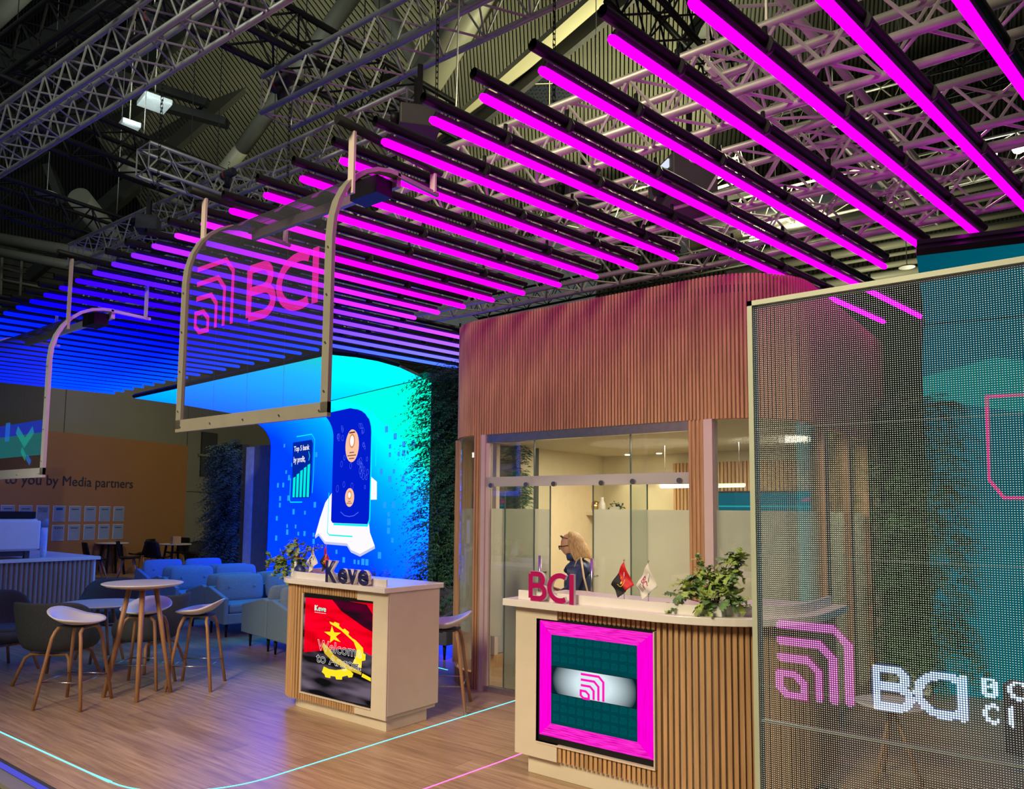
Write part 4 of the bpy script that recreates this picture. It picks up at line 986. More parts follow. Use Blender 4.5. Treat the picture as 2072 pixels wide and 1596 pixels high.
mb.build('card_circles', m_cline, ba, fixn=False)
line_on(S1, 'card_wreath', [(3.15, 1.62), (3.3, 1.56), (3.46, 1.545), (3.62, 1.56), (3.78, 1.62)], .012, m_cline, .013, ba)
on(S1, 'small_card', [(1.12, 1.90), (1.16, 1.86), (1.90, 1.86), (1.96, 1.92), (1.99, 2.85), (1.93, 2.93), (1.10, 2.93)], emat('card_navy_small', (0, .02, .35), 1), .010, ba)
line_on(S1, 'card_border', [(1.3, 3.03), (1.96, 3.03), (2.06, 2.92), (2.05, 2.3), (2.02, 1.95)], .018, m_cardl, .011, ba)
line_on(S1, 'card_border', [(1.05, 2.25), (1.04, 1.83), (1.08, 1.79), (1.6, 1.79)], .018, m_cardl, .011, ba)
text_on('Top 5 bank', 1.17, 2.72, .68, .13, m_fwhite, .014, bold=.02); text_on('by profit,', 1.17, 2.50, .52, .15, m_fwhite, .014, bold=.02)
m_bar = emat('bar_aqua', (0, .85, .72), 1.05)
for i, tp in enumerate((2.27, 2.33, 2.39, 2.44, 2.49)):
    u = 1.17+i*.155; on(S1, 'chart_bar', [(u, 1.88), (u+.10, 1.88), (u+.115, tp-.0), (u+.005, tp-.02)], m_bar, .014, ba)
line_on(S1, 'chart_arrow', [(1.82, 2.72), (1.87, 2.63), (1.84, 2.55)], .02, m_bar, .014, ba)
mb = MB()
for i in range(150):
    u = rr.uniform(.3, 5.4); v = rr.uniform(.75, 2.9)
    if 1.0 < u < 2.05 and 1.7 < v < 3: continue
    if 2.1 < u < 4.4 and v > .9: continue
    if rr.random() < .35 and u < 2: continue
    u = round(u/.13)*.13; v = round(v/.13)*.13; s_ = rr.choice((.07, .09, .10)); mb.face([S1(u, v, .004), S1(u+s_, v, .004), S1(u+s_, v+s_, .004), S1(u, v+s_, .004)])
mb.build('pixel_squares', emat('pixel_square', (.02, .36, 1), 1), ba, fixn=False)
p = thing('side_column', 'white and grey panel standing at the left end of the blue LED wall', 'wall panel', (0, 0, 0))
a = PY(503, 905, 9.4); b_ = PY(516, 905, 9.4); c = PY(549, 905, 9.4)
box('white_edge', mat('column_white', (.8, .82, .86), .5), a.x, b_.x, 9.35, 9.45, 0, a.z, p)
mb = MB(); mb.box(b_.x, c.x+.05, 9.40, 9.5, 0, a.z+.02); slats(mb, [(b_.x, 9.40), (c.x+.05, 9.40)], 0, a.z+.02, .045, .03, .02); mb.build('slat_panel', mat('grey_slats', (.22, .21, .20), .6), p)

ANG2 = math.atan2(.217, .976)
m_tw = grad_screen('teal_screen_picture', [(0, (0, .045, .075)), (.35, (0, .085, .115)), (.6, (0, .13, .15)), (1, (0, .20, .20))], (.18, .0, -.12, .65), 1.5, .14)
d2 = Vector((.976, .217))
f0 = Vector((-.86, 5.68)); s0 = Vector((-1.13, 7.78))
tp = [tuple(f0), tuple(f0+d2*4.2), tuple(s0+d2*4.2), tuple(s0)]
ta2, S2 = arch('led_arch', 'dark teal curved LED wall and ceiling behind the transparent LED wall', (-1.24, 8.27), ANG2, 4.4, 3.4, .5, tp, (m_tw, m_tw), 1)
m_pl = emat('pink_outline', (1, .04, .30), 1.0)
line_on(S2, 'pink_outline', [(2.6, 2.78), (.52, 2.78), (.51, 2.0), (.62, 1.83), (2.6, 1.83)], .03, m_pl, .004, ta2)
on(S2, 'teal_shape', [(0, 3.0), (.6, 3.15), (1.5, 2.95), (.8, 2.62), (0, 2.78)], emat('teal_light', (0, .22, .22), 1), .004, ta2)
mb = MB(); e0 = f0; e1 = f0+d2*4.2
for s_ in range(10):
    q = e0+d2*(s_*.42+.1); mb.tube([(q.x, q.y, 3.52), (q.x, q.y, 3.60)], .006, 5)
tg = MB(); tg.tube([(e0.x, e0.y+.03, 3.49), (e1.x, e1.y+.03, 3.49)], .04, 4); tag(tg.build('beam', m_black), 'black beam along the front top edge of the teal LED ceiling', 'beam')
mb.bm.free()

# ================================================================== GREEN WALLS
def fronds(mb, P0, U, V, Nn, w, h, count, length, leaf, rnd, lean=.6, spill=0.0):
    """fern fronds rooted on a rectangle P0+U*w+V*h, growing along Nn and drooping"""
    for i in range(count):
        a = rnd.random(); b_ = rnd.random()
        o = P0+U*(a*w)+V*(b_*h)
        edge = -1 if a < .15 else (1 if a > .85 else 0)
        dir_ = (Nn*1.0+U*(rnd.uniform(-.7, .7)+edge*.8)+V*rnd.uniform(-.5, .7)).normalized()
        Lf = length*rnd.uniform(.6, 1.25); n = 7; pts = [o]; dd = dir_.copy()
        for k in range(n):
            dd = (dd+Vector((0, 0, -.22))*(k/n+.3)).normalized(); pts.append(pts[-1]+dd*(Lf/n))
        for k in range(1, n+1):
            d = (pts[k]-pts[k-1]).normalized(); s_ = d.cross(Vector((rnd.uniform(-.2, .2), rnd.uniform(-.2, .2), 1))).normalized()
            ll = leaf*(1-abs(k/n-.4)*1.1)*rnd.uniform(.8, 1.2)
            for sg in (-1, 1):
                tip = pts[k]+s_*(sg*ll)+d*(ll*.45)+Vector((0, 0, -ll*.2)); m_ = pts[k]+s_*(sg*ll*.5)+d*(ll*.12)
                wv = d*(ll*.17)
                mb.face([pts[k]-wv*.4, m_-wv*1.1, tip, m_+wv*1.2])
            if k < n: mb.face([pts[k]-s_*.003, pts[k]+s_*.003, pts[k+1] if k < n else pts[k]])
def green_wall(label, P0, U, w, h, Nn, count, length, leaf, m, seed):
    P0 = Vector(P0); U = Vector(U).normalized(); Nn = Vector(Nn).normalized()
    t = thing('green_wall', label, 'plant wall', P0)
    mb = MB(); A = [Vector((0, 0, 0)), U*w, U*w-Nn*.15, -Nn*.15]; mb.prism([(q.x, q.y) for q in A], 0, h); mb.build('backing_board', m_dark, t)
    mb = MB(); fronds(mb, Vector((0, 0, 0)), U, Vector((0, 0, 1)), Nn, w, h, count, length, leaf, random.Random(seed)); mb.build('foliage', m, t, fixn=False)
    return t
m_fern = mat('fern_green', (.06, .16, .05), .55, var=.75, scale=4)
green_wall('tall wall of dark ferns left of the slatted room', (-6.72, 7.15, .45), (1, -.1, 0), 1.7, 3.0, (-.35, -1, 0), 2000, .48, .085, m_fern, 1)
green_wall('dark leafy plant wall left of the grey panel, before the beige wall', (PY(446, 900, 9.4).x, 9.4, .3), (1, 0, 0), .85, 2.75, (-.3, -1, 0), 1100, .50, .10, mat('fern_blue_lit', (.09, .17, .14), .55, var=.7, scale=4), 2)  # leaf colour has the bluish light on this wall put into it
green_wall('dark plant wall seen through the transparent LED wall', (-1.66, 8.3, .2), (1, .1, 0), .6, 2.6, (.1, -1, 0), 800, .45, .08, m_fern, 4)

# ================================================================== HALL WALLS
OW = Vector((-19.0, 10.75, 0)); DL = Vector((.237, -.971, 0)); NW = Vector((.971, .237, 0))
def wallbox(name, m, s0, s1, off0, off1, z0, z1, parent=None, kind='structure'):
    mb = MB(); pts = [OW+DL*s0+NW*off0, OW+DL*s1+NW*off0, OW+DL*s1+NW*off1, OW+DL*s0+NW*off1]
    mb.prism([(q.x, q.y) for q in pts], z0, z1); o = mb.build(name, m, parent); 
    if kind: tag(o, kind=kind)
    return o
wallbox('wall_left', m_wallg, -5.5, 13, -1.3, -1.1, 0, 5.6)
for s_ in (2.79, -1.0, 6.6): wallbox('trim_3', m_dark, s_, s_+.02, -1.1, -1.095, 0, 5.6)
wallbox('trim_4', m_dark, -5.5, 13, -1.1, -1.095, 2.12, 2.14)
wallbox('window_1', m_dark, -2.1, -1.5, -1.1, -1.05, 2.6, 3.9)
wallbox('trim_5', m_frame, -2.15, -1.4, -1.1, -1.03, 3.18, 3.24)
ow = wallbox('partition_wall', m_orange, 0, 9, -.1, 0, 0, 3.33, kind=None); tag(ow, 'orange freestanding wall with the words to you by Media partners', 'wall panel')
Mt = plane_frame(OW+DL*4.85+NW*.012+Vector((0, 0, 2.06)), -DL, (0, 0, 1))
font_mesh('lettering', 'to you by Media partners', m_ink, Mt, w=3.16, h=.29, parent=ow, bold=-.0)
pf = wallbox('platform', m_floor, -.5, 10, 0, 2.4, 0, .08, kind=None); tag(pf, 'low wooden platform in front of the orange wall', 'platform')
tops = ['', '', '', 'FINTECH', 'tm', '', '', '', '', '']
def poster(s_, z, head, idx, row):
    t = thing('poster', '', 'poster', OW+DL*(s_)+NW*.0+Vector((0, 0, z)), 0, 'posters on the orange wall')
    q = plane_frame((0, 0, 0), -DL, (0, 0, 1))
    def pb(name, m, a0, a1, c0, c1, d0, d1):
        mb = MB(); mb.M = q; mb.box(a0, a1, c0, c1, d0, d1); return mb.build(name, m, t)
    pb('sheet', m_paper, -.145, .145, -.175, .175, .002, .012)
    if head:
        font_mesh('heading', head, m_ink, q @ Matrix.Translation((-.10, .085, .0135)), w=.20, h=.045, parent=t)
        if head == 'FINTECH': font_mesh('heading', 'FUTURES', m_ink, q @ Matrix.Translation((-.10, .03, .0135)), w=.20, h=.045, parent=t)
    elif idx == 4: pb('heading', mat('poster_blue', (.03, .2, .45), .5) if 'poster_blue' not in MATS else MATS['poster_blue'], -.08, .08, .08, .13, .012, .0135)
    else: pb('heading', m_ink, -.09, .09, .095, .11, .012, .0135)
    pb('cover_film', m_clearc, -.14, .14, -.17, .17, .015, .017)
    return t
names = ['far left', 'second from left', 'third from left', 'fourth from left', 'fifth from left', 'sixth from left', 'third from right', 'second from right', 'rightmost']
for i in range(9):
    s_ = 2.05+.385*(8-i); head = {3: 'FINTECH'}.get(i, '')
    t = poster(s_, 1.50, head, i, 0); t['label'] = 'white poster on the orange wall, upper row, %s' % names[i]
    if i >= 3:
        t = poster(s_, 1.075, 'tm' if i == 4 else '', 9 if i != 4 else 3, 1); t['label'] = 'white poster on the orange wall, lower row, %s' % (['leftmost, half behind the cup stack', 'second, headed tm', 'third from left', 'fourth from left', 'second from right', 'rightmost'][i-3])

# ================================================================== ROOF
def corr(name, C4, n, m, depth=.06, label=None):
    """corrugated sheet between four corners: ribs start on edge C0-C1 and run to C3-C2"""
    C4 = [Vector(c) for c in C4]; nn = (C4[1]-C4[0]).cross(C4[3]-C4[0]).normalized()
    top, bot = [], []
    for i in range(n):
        for f, hh in ((0, 0), (.45, 0), (.55, 1), (.95, 1)):
            t = (i+f)/n; top.append(C4[0].lerp(C4[1], t)+nn*(depth*hh)); bot.append(C4[3].lerp(C4[2], t)+nn*(depth*hh))
    mb = MB(); mb.grid([top, bot], smooth=False); o = mb.build(name, m)
    return tag(o, kind='structure')
m_cord = mat('corrugated_dark', (.15, .155, .13), .5, .3, var=.08, scale=.5)
m_cordd = mat('corrugated_grey', (.05, .054, .05), .6, .3, var=.1, scale=.5)
def Q(px, py, z): return PZ(px, py, z)
corr('ceiling_2', [PD(760, -120, 21), PD(1460, -120, 17), PD(1420, 480, 24), PD(820, 480, 28)], 85, m_cor, .16)
corr('ceiling_3', [PD(120, 160, 23), PD(700, -260, 18), PD(1100, 250, 26), PD(420, 620, 32)], 90, m_cord, .2)
corr('ceiling_4', [PD(-200, -300, 21), PD(620, -300, 21), PD(620, 640, 36), PD(-200, 640, 36)], 120, m_cordd, .06)
corr('ceiling_5', [PD(1300, -200, 20), PD(2300, -200, 20), PD(2300, 640, 34), PD(1200, 640, 34)], 120, m_cord, .16)
corr('wall_back', [Vector((-34, -2, 4)), Vector((-34, -2, 12)), Vector((-28, 34, 12)), Vector((-28, 34, 4))], 34, m_cordd, .08)
tag(box('wall_far', m_cordd, -34, 20, 38, 38.2, 0, 14), kind='structure')
tag(box('wall_right', m_cord, 13, 13.2, -10, 38, 0, 14), kind='structure')
def strut(name, pts, r, lab=None, m=m_strut):
    mb = MB(); mb.tube(pts, r, 24); o = mb.build(name, m); return tag(o, kind='structure')
strut('trim_6', [PD(735, -40, 17), PD(490, 300, 20)], .20)
strut('trim_7', [PD(490, 300, 20), PD(385, 430, 22)], .19)
strut('trim_8', [PD(760, -20, 17), PD(850, 140, 17)], .17)
strut('trim_9', [PD(1020, -90, 14), PD(870, 150, 15.6), PD(785, 270, 17)], .36)
mb = MB(); a = PD(872, 206, 15.3); mb.lathe([(.02, -.3), (.2, -.22), (.3, 0), (.2, .22), (.02, .3)], 20, a); tag(mb.build('trim_10', m_strut), kind='structure')
strut('trim_11', [PD(-60, 80, 17), PD(90, -60, 16)], .22)
strut('trim_12', [PD(250, 330, 20), PD(420, 440, 23)], .22)
strut('trim_13', [PD(160, 400, 20), PD(290, 560, 24)], .3)
def beam(name, a, b_, w, h, m): # deep roof beam
    a = Vector(a); b_ = Vector(b_); d = (b_-a).normalized(); u = d.cross(Vector((0, 0, 1))).normalized(); v = u.cross(d)
    mb = MB(); mb.M = Matrix.Identity(4)
    P = [[a+u*x+v*z, b_+u*x+v*z] for x, z in ((-w/2, -h/2), (w/2, -h/2), (w/2, h/2), (-w/2, h/2))]
    mb.grid([[p[0] for p in P], [p[1] for p in P]], closed=True, smooth=False); mb.face([p[0] for p in P]); mb.face([p[1] for p in P])
    return tag(mb.build(name, m), kind='structure')
m_by = mat('beam_cream', (.42, .40, .26), .5, var=.05, scale=1)
beam('trim_14', PD(850, 312, 17), PD(1250, -40, 13), .30, .12, m_by)
beam('trim_15', PD(872, 318, 16.8), PD(1300, -40, 13.2), .12, .45, m_dark)
for k, (x0, y0, x1, y1, dd) in enumerate(((-40, 160, 330, -60, 20), (40, 330, 470, -10, 21), (150, 470, 620, 60, 23), (230, 260, 720, -90, 22), (1380, 110, 1480, -40, 14), (60, 560, 330, 330, 26))):
    beam('trim_%d' % (16+k), PD(x0, y0, dd+2), PD(x1, y1, dd), .22, .45, m_cordd)
for k, (x0, y0, x1, y1, dd, w_) in enumerate(((240, 190, 460, 250, 20, .3), (140, 120, 420, 210, 20, .2), (1130, 470, 1530, 380, 17, .3), (100, 340, 130, 420, 22, .6), (0, 100, 180, 180, 21, .2))):
    beam('trim_%d' % (24+k), PD(x0, y0, dd), PD(x1, y1, dd), w_, .2, m_cordd)
for k, (x0, y0, x1, y1, dd, r_) in enumerate(((-30, 478, 230, 522, 22, .17), (-30, 505, 190, 545, 21.5, .13), (1380, 480, 1780, 400, 18, .45))):
    o = strut('trim_%d' % (30+k), [PD(x0, y0, dd), PD(x1, y1, dd)], r_, m=m_alu if k == 2 else m_strut)
for k, (x0, y0, x1, y1, dd) in enumerate(((-10, 563, 80, 580, 23), (-10, 605, 40, 612, 23), (5, 500, 0, 640, 23), (45, 510, 40, 610, 23), (0, 540, 45, 552, 23))):
    strut('trim_%d' % (34+k), [PD(x0, y0, dd), PD(x1, y1, dd)], .035)
# catwalk and ducts far behind on the right
for k in range(9):
    y = 395+k*16; strut('trim_%d' % (40+k), [PD(1430+k*8, y+80, 21), PD(2090, y-60+k*6, 19)], .05+.03*(k % 3))
for k, (px, py, dd, r_, lab) in enumerate(((790, 160, 14, .2, 'small grey disc reflector hanging under the dark roof near the round strut'), (513, 16, 15, .27, 'grey disc reflector hanging at the top, right of the hoist'), (95, 392, 16, .22, 'grey disc reflector hanging at left below the big silver truss'), (1835, 540, 14, .14, 'small disc hanging beyond the canopy beside the teal screen'))):
    c = PD(px, py, dd); t = thing('disc_reflector', lab, 'ceiling fixture', c); mb = MB(); mb.lathe([(r_*.99, -.01), (r_, .0), (r_*.99, .01)], 28); mb.build('disc', m_alu if k < 2 else m_strut, t)
    mb = MB(); mb.tube([(0, 0, .01), (0, 0, 6)], .008, 5); mb.build('rod', m_steel, t)
c = PD(1112, 168, 15); t = thing('mesh_disc', 'large round perforated dark disc with a cross of bars under the bright roof', 'ceiling fixture', c)
def perf():
    m, nt, out = new_mat('perforated_metal'); b = N(nt, 'BsdfPrincipled'); L(nt, b.outputs[0], out.inputs[0]); b.inputs['Metallic'].default_value = .6; b.inputs['Roughness'].default_value = .5
    tc = N(nt, 'TexCoord'); vo = N(nt, 'TexVoronoi'); vo.inputs['Scale'].default_value = 20; vo.inputs['Randomness'].default_value = .1; L(nt, tc.outputs['Object'], vo.inputs['Vector'])
    cr = N(nt, 'ValToRGB'); cr.color_ramp.elements[0].position = .25; cr.color_ramp.elements[0].color = (.002, .003, .006, 1); cr.color_ramp.elements[1].position = .5; cr.color_ramp.elements[1].color = (.018, .022, .035, 1)
    L(nt, vo.outputs['Distance'], cr.inputs[0]); L(nt, cr.outputs[0], b.inputs['Base Color']); return m
dirc = (CAM-c).normalized(); ux = dirc.cross(Vector((0, 0, 1))).normalized(); uy = ux.cross(dirc)
tilt = Matrix((ux, (uy+dirc*.25).normalized(), (dirc-uy*.25).normalized())).transposed().to_4x4()
mb = MB(); mb.M = tilt; mb.lathe([(.53, -.02), (.55, 0), (.53, .02)], 48); mb.build('disc', perf(), t)
mb = MB(); mb.M = tilt; mb.box(-.5, .5, -.008, .008, .02, .035); mb.box(-.008, .008, -.5, .5, .02, .035); mb.build('cross_bar', m_by, t)
def flood(px, py, dd, w, lab, mm):
    c = PD(px, py, dd); t = thing('floodlight', lab, 'lamp', c, YAW+.5)
    mb = MB(); mb.box(-w/2, w/2, -w/2, w/2, -.05, .05); mb.build('housing', mm, t, .01)
    mb = MB(); mb.box(-w*.4, w*.4, -w*.4, w*.4, -.055, -.05); mb.build('glass', MATS['flood_grey'], t); mb = MB(); mb.tube([(0, 0, .05), (0, 0, 4)], .012, 6); mb.build('rod', m_strut, t)
flood(313, 208, 15, .52, 'pale square floodlight, unlit, under the dark roof at upper left', mat('flood_grey', (.30, .34, .36), .4))
flood(262, 254, 15, .34, 'small pale floodlight below the pale square one', MATS['flood_grey'])
for px, py, dd, r_, lab, pw in ((1528, 487, 16, .14, 'brightest round hall lamp seen between magenta tubes', 60), (1571, 465, 18, .06, 'small bright hall lamp just right of the brightest one', 0), (2010, 313, 15, .07, 'bright hall lamp at right above the teal screen', 0), (2062, 300, 15, .12, 'bright hall lamp at the right edge of the view', 50)):
    c = PD(px, py, dd); t = thing('hall_lamp', lab, 'lamp', c); f_ = MB(); f_.lathe([(r_*.3, -r_*.8), (r_*.8, -r_*.5), (r_, 0), (r_*.8, r_*.5), (r_*.3, r_*.8)], 18); f_.build('bulb', m_lampw, t)
    f_ = MB(); f_.lathe([(r_*.4, r_*.7), (r_*.5, r_*1.6), (r_*.1, r_*2)], 12); f_.build('socket', m_dark, t); f_ = MB(); f_.tube([(0, 0, r_*2), (0, 0, 6)], .01, 5); f_.build('rod', m_dark, t)

# ================================================================== HIGH TABLE AND BAR STOOLS
ht = thing('high_table', 'round high bar table with four splayed oak legs among the white stools', 'table', (-6.70, 3.42, 0), .3)
mb = MB(); mb.lathe([(.30, .958), (.335, .975), (.34, .982), (.33, .985)], 40); mb.build('tabletop', m_white, ht)
mb = MB(); mb.box(-.13, .13, -.13, .13, .93, .96); mb.build('mount', m_oakleg, ht)
for sx, sy in ((1, 1), (1, -1), (-1, 1), (-1, -1)):
    mb = MB(); mb.tube([(sx*.075, sy*.075, .955), (sx*.19, sy*.19, 0)], .022, 8, rads=[.022, .018]); mb.build('leg', m_oakleg, ht)
def shell(rim, cx, cy, cz, th, m, name, parent, n=36, k=7, flat=.45):
    """thin dished shell: rim(a)->(x,y,z); centre bottom at (cx,cy,cz)"""
    mb = MB(); rows = []
    for s_ in range(k+1):
        t = flat*.3+(1-flat*.3)*s_/k; row = []
        for i in range(n):
            a = 2*PI*i/n; x, y, z = rim(a); h = t**2.4
            row.append((cx+(x-cx)*t, cy+(y-cy)*t, cz+(z-cz)*h))
        rows.append(row)
    vs = mb.grid(rows, closed=True); mb.bm.faces.new(vs[0][::-1])
    o = mb.build(name, m, parent, solid=th); return o
def stool(label, loc, rz, group=None):
    t = thing('bar_stool', label, 'stool', loc, rz, group)
    def rim(a):   # back towards +y
        x = .215*math.copysign(abs(math.cos(a))**.85, math.cos(a)); y = .20*math.copysign(abs(math.sin(a))**.85, math.sin(a))
        b_ = max(0, math.sin(a)); z = .705+.10*b_**1.5-.012*max(0, -math.sin(a))+.02*abs(math.cos(a))**2
        return x*(1+.05*b_), y+.02*b_, z
    shell(rim, 0, -.03, .665, .010, m_whitep, 'seat', t)
    mb = MB(); mb.box(-.10, .10, -.12, .12, .645, .66); mb.build('seat_plate', m_dark, t)
    for sy in (-1, 1):
        pts = [(-.225, sy*.20, 0), (-.150, sy*.125, .56), (-.135, sy*.11, .61), (-.10, sy*.105, .64), (-.05, sy*.10, .647), (.05, sy*.10, .647), (.10, sy*.105, .64), (.135, sy*.11, .61), (.150, sy*.125, .56), (.225, sy*.20, 0)]
        for half in (pts[:5]+[(0, sy*.10, .647)], [(0, sy*.10, .647)]+pts[5:]):
            mb = MB(); mb.tube(half, .0145, 8); mb.build('leg', m_oakleg, t)
    f = .205; z = .22; xk, yk = .195, .170
    mb = MB(); c4 = [(-xk, -yk, z), (xk, -yk, z), (xk, yk, z), (-xk, yk, z)]
    for i in range(4): mb.tube([c4[i], c4[(i+1) % 4]], .005, 6)
    mb.build('footrest', m_steel, t); return t
st = stool('white bar stool nearest the camera, left of the high table, seen side on', (-6.79, 2.92, 0), math.radians(125), 'bar stools at the high table')
dup(st, (-7.02, 3.62, 0), math.radians(38), 'white bar stool behind the legs of the high table', 'bar stools at the high table')
dup(st, (-6.62, 3.93, 0), math.radians(-48), 'white bar stool right of the high table', 'bar stools at the high table')
dup(st, (-4.36, 4.87, 0), math.radians(-55), 'white bar stool behind the counter with navy letters').pop('group', None)
dup(st, (-4.15, 6.9, 0), math.radians(40), 'white bar stool inside the glass room').pop('group', None)
for o in bpy.data.objects:
    if o.name in ('bar_stool.003', 'bar_stool.004') and 'group' in o: del o['group']

# ================================================================== LOUNGE CHAIRS
def lounge(label, loc, rz):
    t = thing('lounge_chair', label, 'chair', loc, rz, 'shell lounge chairs around the low table')
    def prof(a):  # front = -y
        b_ = max(0, math.sin(a)); f_ = max(0, -math.sin(a)); side = abs(math.cos(a))
        z = .40+.36*b_**.7+.16*side**2*(1-f_)
        return z
    mb = MB(); rows = []; n = 36
    def ring(rx, ry, zf, yo=0): return [(rx*math.copysign(abs(math.cos(2*PI*i/n))**.9, math.cos(2*PI*i/n)), yo+ry*math.copysign(abs(math.sin(2*PI*i/n))**.9, math.sin(2*PI*i/n)), zf(2*PI*i/n)) for i in range(n)]
    rows.append(ring(.10, .10, lambda a: .285)); rows.append(ring(.27, .25, lambda a: .29)); rows.append(ring(.335, .31, lambda a: .33+.05*max(0, math.sin(a))))
    for s_ in (.35, .65, 1.0):
        rows.append(ring(.345+.03*s_, .32+.03*s_, lambda a, s_=s_: .36+(prof(a)-.36)*s_, .05*s_))
    rows.append(ring(.36, .335, lambda a: prof(a)+.018, .05))
    for s_ in (.9, .55, .2):
        rows.append(ring(.30+.03*s_, .275+.03*s_, lambda a, s_=s_: .40+(prof(a)-.40)*s_, .045*s_))
    rows.append(ring(.24, .22, lambda a: .385)); rows.append(ring(.08, .08, lambda a: .39))
    vs = mb.grid(rows, closed=True); mb.bm.faces.new(vs[0][::-1]); mb.bm.faces.new(vs[-1]); mb.build('seat_shell', m_fab, t, sub=1)
    mb = MB(); mb.lathe([(.2, .385), (.27, .40), (.275, .43), (.24, .445)], 28, (0, -.03, 0), 1, .95); mb.build('cushion', m_fab, t)
    for sx in (-1, 1):
        for sy in (-1, 1):
            mb = MB(); mb.tube([(0, sy*.17, .27), (sx*.17, sy*.17, .27), (sx*.205, sy*.20, .24), (sx*.27, sy*.27, 0)], .016, 8); mb.build('leg', m_oakleg, t)
    return t
lc = lounge('grey shell lounge chair with its rounded back to the camera, left of the high table', (-7.85, 3.22, 0), math.radians(180+38))
dup(lc, (-8.75, 3.0, 0), math.radians(100), 'grey shell lounge chair cut off by the left edge of the view')
dup(lc, (-9.35, 4.35, 0), math.radians(35), 'grey shell lounge chair behind the low table, before the coffee bar')
dup(lc, (-7.78, 4.05, 0), math.radians(-75), 'grey shell lounge chair behind the stools, right of the low table')
lt = thing('low_table', 'low round white table between the grey shell lounge chairs', 'table', (-8.55, 3.92, 0))
mb = MB(); mb.lathe([(.38, .585), (.415, .60), (.42, .607), (.41, .612)], 40); mb.build('tabletop', m_white, lt)
for k in range(4):
    a = PI/4+k*PI/2; mb = MB(); mb.tube([(.1*math.cos(a), .1*math.sin(a), .585), (.25*math.cos(a), .25*math.sin(a), 0)], .02, 8, rads=[.02, .015]); mb.build('leg', m_oakleg, lt)

# ================================================================== SOFAS (back to back pairs, each seat a thing)
def sofa(label, loc, rz, W=1.55, m=m_sofa, cush=2, D=.66):
    """seat facing +x local; near arm at y=0"""
    t = thing('sofa', label, 'sofa', loc, rz, 'pale sofas under the blue LED arch' if m is m_sofa else None)
    mb = MB(); mb.box(.02, D, .05, W-.05, .17, .30); mb.build('base', m, t, .012)
    for y in (0, W-.06):
        mb = MB(); pr_ = [(0, .17), (D, .17), (D, .50), (.10, .62), (0, .60)]
        A = [mb.v((x, y, z)) for x, z in pr_]; B = [mb.v((x, y+.06, z)) for x, z in pr_]
        for i in range(5): mb.bm.faces.new((A[i], A[(i+1) % 5], B[(i+1) % 5], B[i]))
        mb.bm.faces.new(A[::-1]); mb.bm.faces.new(B); mb.build('arm', m, t, .012)
    mb = MB(); mb.box(0, .06, .05, W-.05, .17, .60); mb.build('back_panel', m, t, .01)
    cw = (W-.14)/cush
    for c in range(cush):
        y0 = .07+c*cw
        mb = MB(); mb.box(.14, D-.02, y0+.005, y0+cw-.005, .30, .42); mb.build('seat_cushion', m, t, .03)
        mb = MB(); rows = []
        for i in range(9):
            yy = y0+.01+(cw-.02)*i/8; e = min(1, 4*(i/8)*(1-i/8))**.5
            sec = []
            for j in range(10):
                a = 2*PI*j/10; sec.append((.15+.07*(.45+.55*e)*math.cos(a)-.03*math.sin(a), yy, .585+.185*(.93+.07*e)*math.copysign(abs(math.sin(a))**.6, math.sin(a))))
            rows.append(sec)
        vs = mb.grid(rows, closed=True); mb.bm.faces.new(vs[0]); mb.bm.faces.new(vs[-1]); cu = mb.build('back_cushion', m, t, sub=1)
        for f_ in (.25, .75):
            mb = MB(); mb.lathe([(.004, -.008), (.016, -.004), (.016, .004), (.004, .008)], 10); o = mb.build('button', m, cu); o.location = (.222, y0+cw*f_, .60); o.rotation_euler = (0, PI/2, 0)
    for x in (.10, D-.08):
        for y in (.07, W-.09):
            mb = MB(); mb.tube([(x, y, .17), (x, y, 0)], .02, 8, rads=[.022, .012]); mb.build('leg', m_black, t)
    return t
RZ = -TA_
s1 = sofa('pale sofa with buttoned cushions facing the high table, nearest in the middle', (-9.42, 5.66, 0), RZ)
def sdup(src, x, y, face, label, sc=None):
    if face > 0: return dup(src, (x, y, 0), RZ, label)
    W = 1.55; q = Vector((x, y, 0))+Vector((math.sin(TA_), math.cos(TA_), 0))*W
    return dup(src, (q.x, q.y, 0), RZ+PI, label)
sdup(s1, -9.44, 5.66, -1, 'pale sofa set back to back with the nearest middle sofa')
sdup(s1, -11.15, 5.95, 1, 'pale sofa in the second row, two buttoned cushions facing right')
sdup(s1, -11.17, 5.95, -1, 'pale sofa backing on to the second row sofa')
sdup(s1, -12.95, 6.45, 1, 'farthest blue lit sofa, below the black cafe chairs')
sdup(s1, -7.50, 5.30, 1, 'pale sofa half hidden by the counter with the flag screen, facing right')
sdup(s1, -7.52, 5.30, -1, 'pale sofa just left of the counter with the flag screen, facing left')
s9 = sofa('dark grey sofa behind the stool at the counter, beside the slatted room', (-6.95, 6.98, 0), -PI/2, 1.3, m_dsofa)
s10 = sofa('dark grey sofa seen through the transparent LED wall', (.9, 5.3, 0), 1.2, 1.5, m_dsofa)
ct = thing('side_table', 'small table glimpsed through the transparent LED wall', 'table', (-1.05, 5.4, 0))
mb = MB(); mb.lathe([(.20, .46), (.22, .475), (.2, .48)], 28); mb.build('tabletop', m_white, ct)
for k in range(3): mb = MB(); mb.tube([(0, 0, .46), (.16*math.cos(k*2.1), .16*math.sin(k*2.1), 0)], .012, 6); mb.build('leg', m_oakleg, ct)

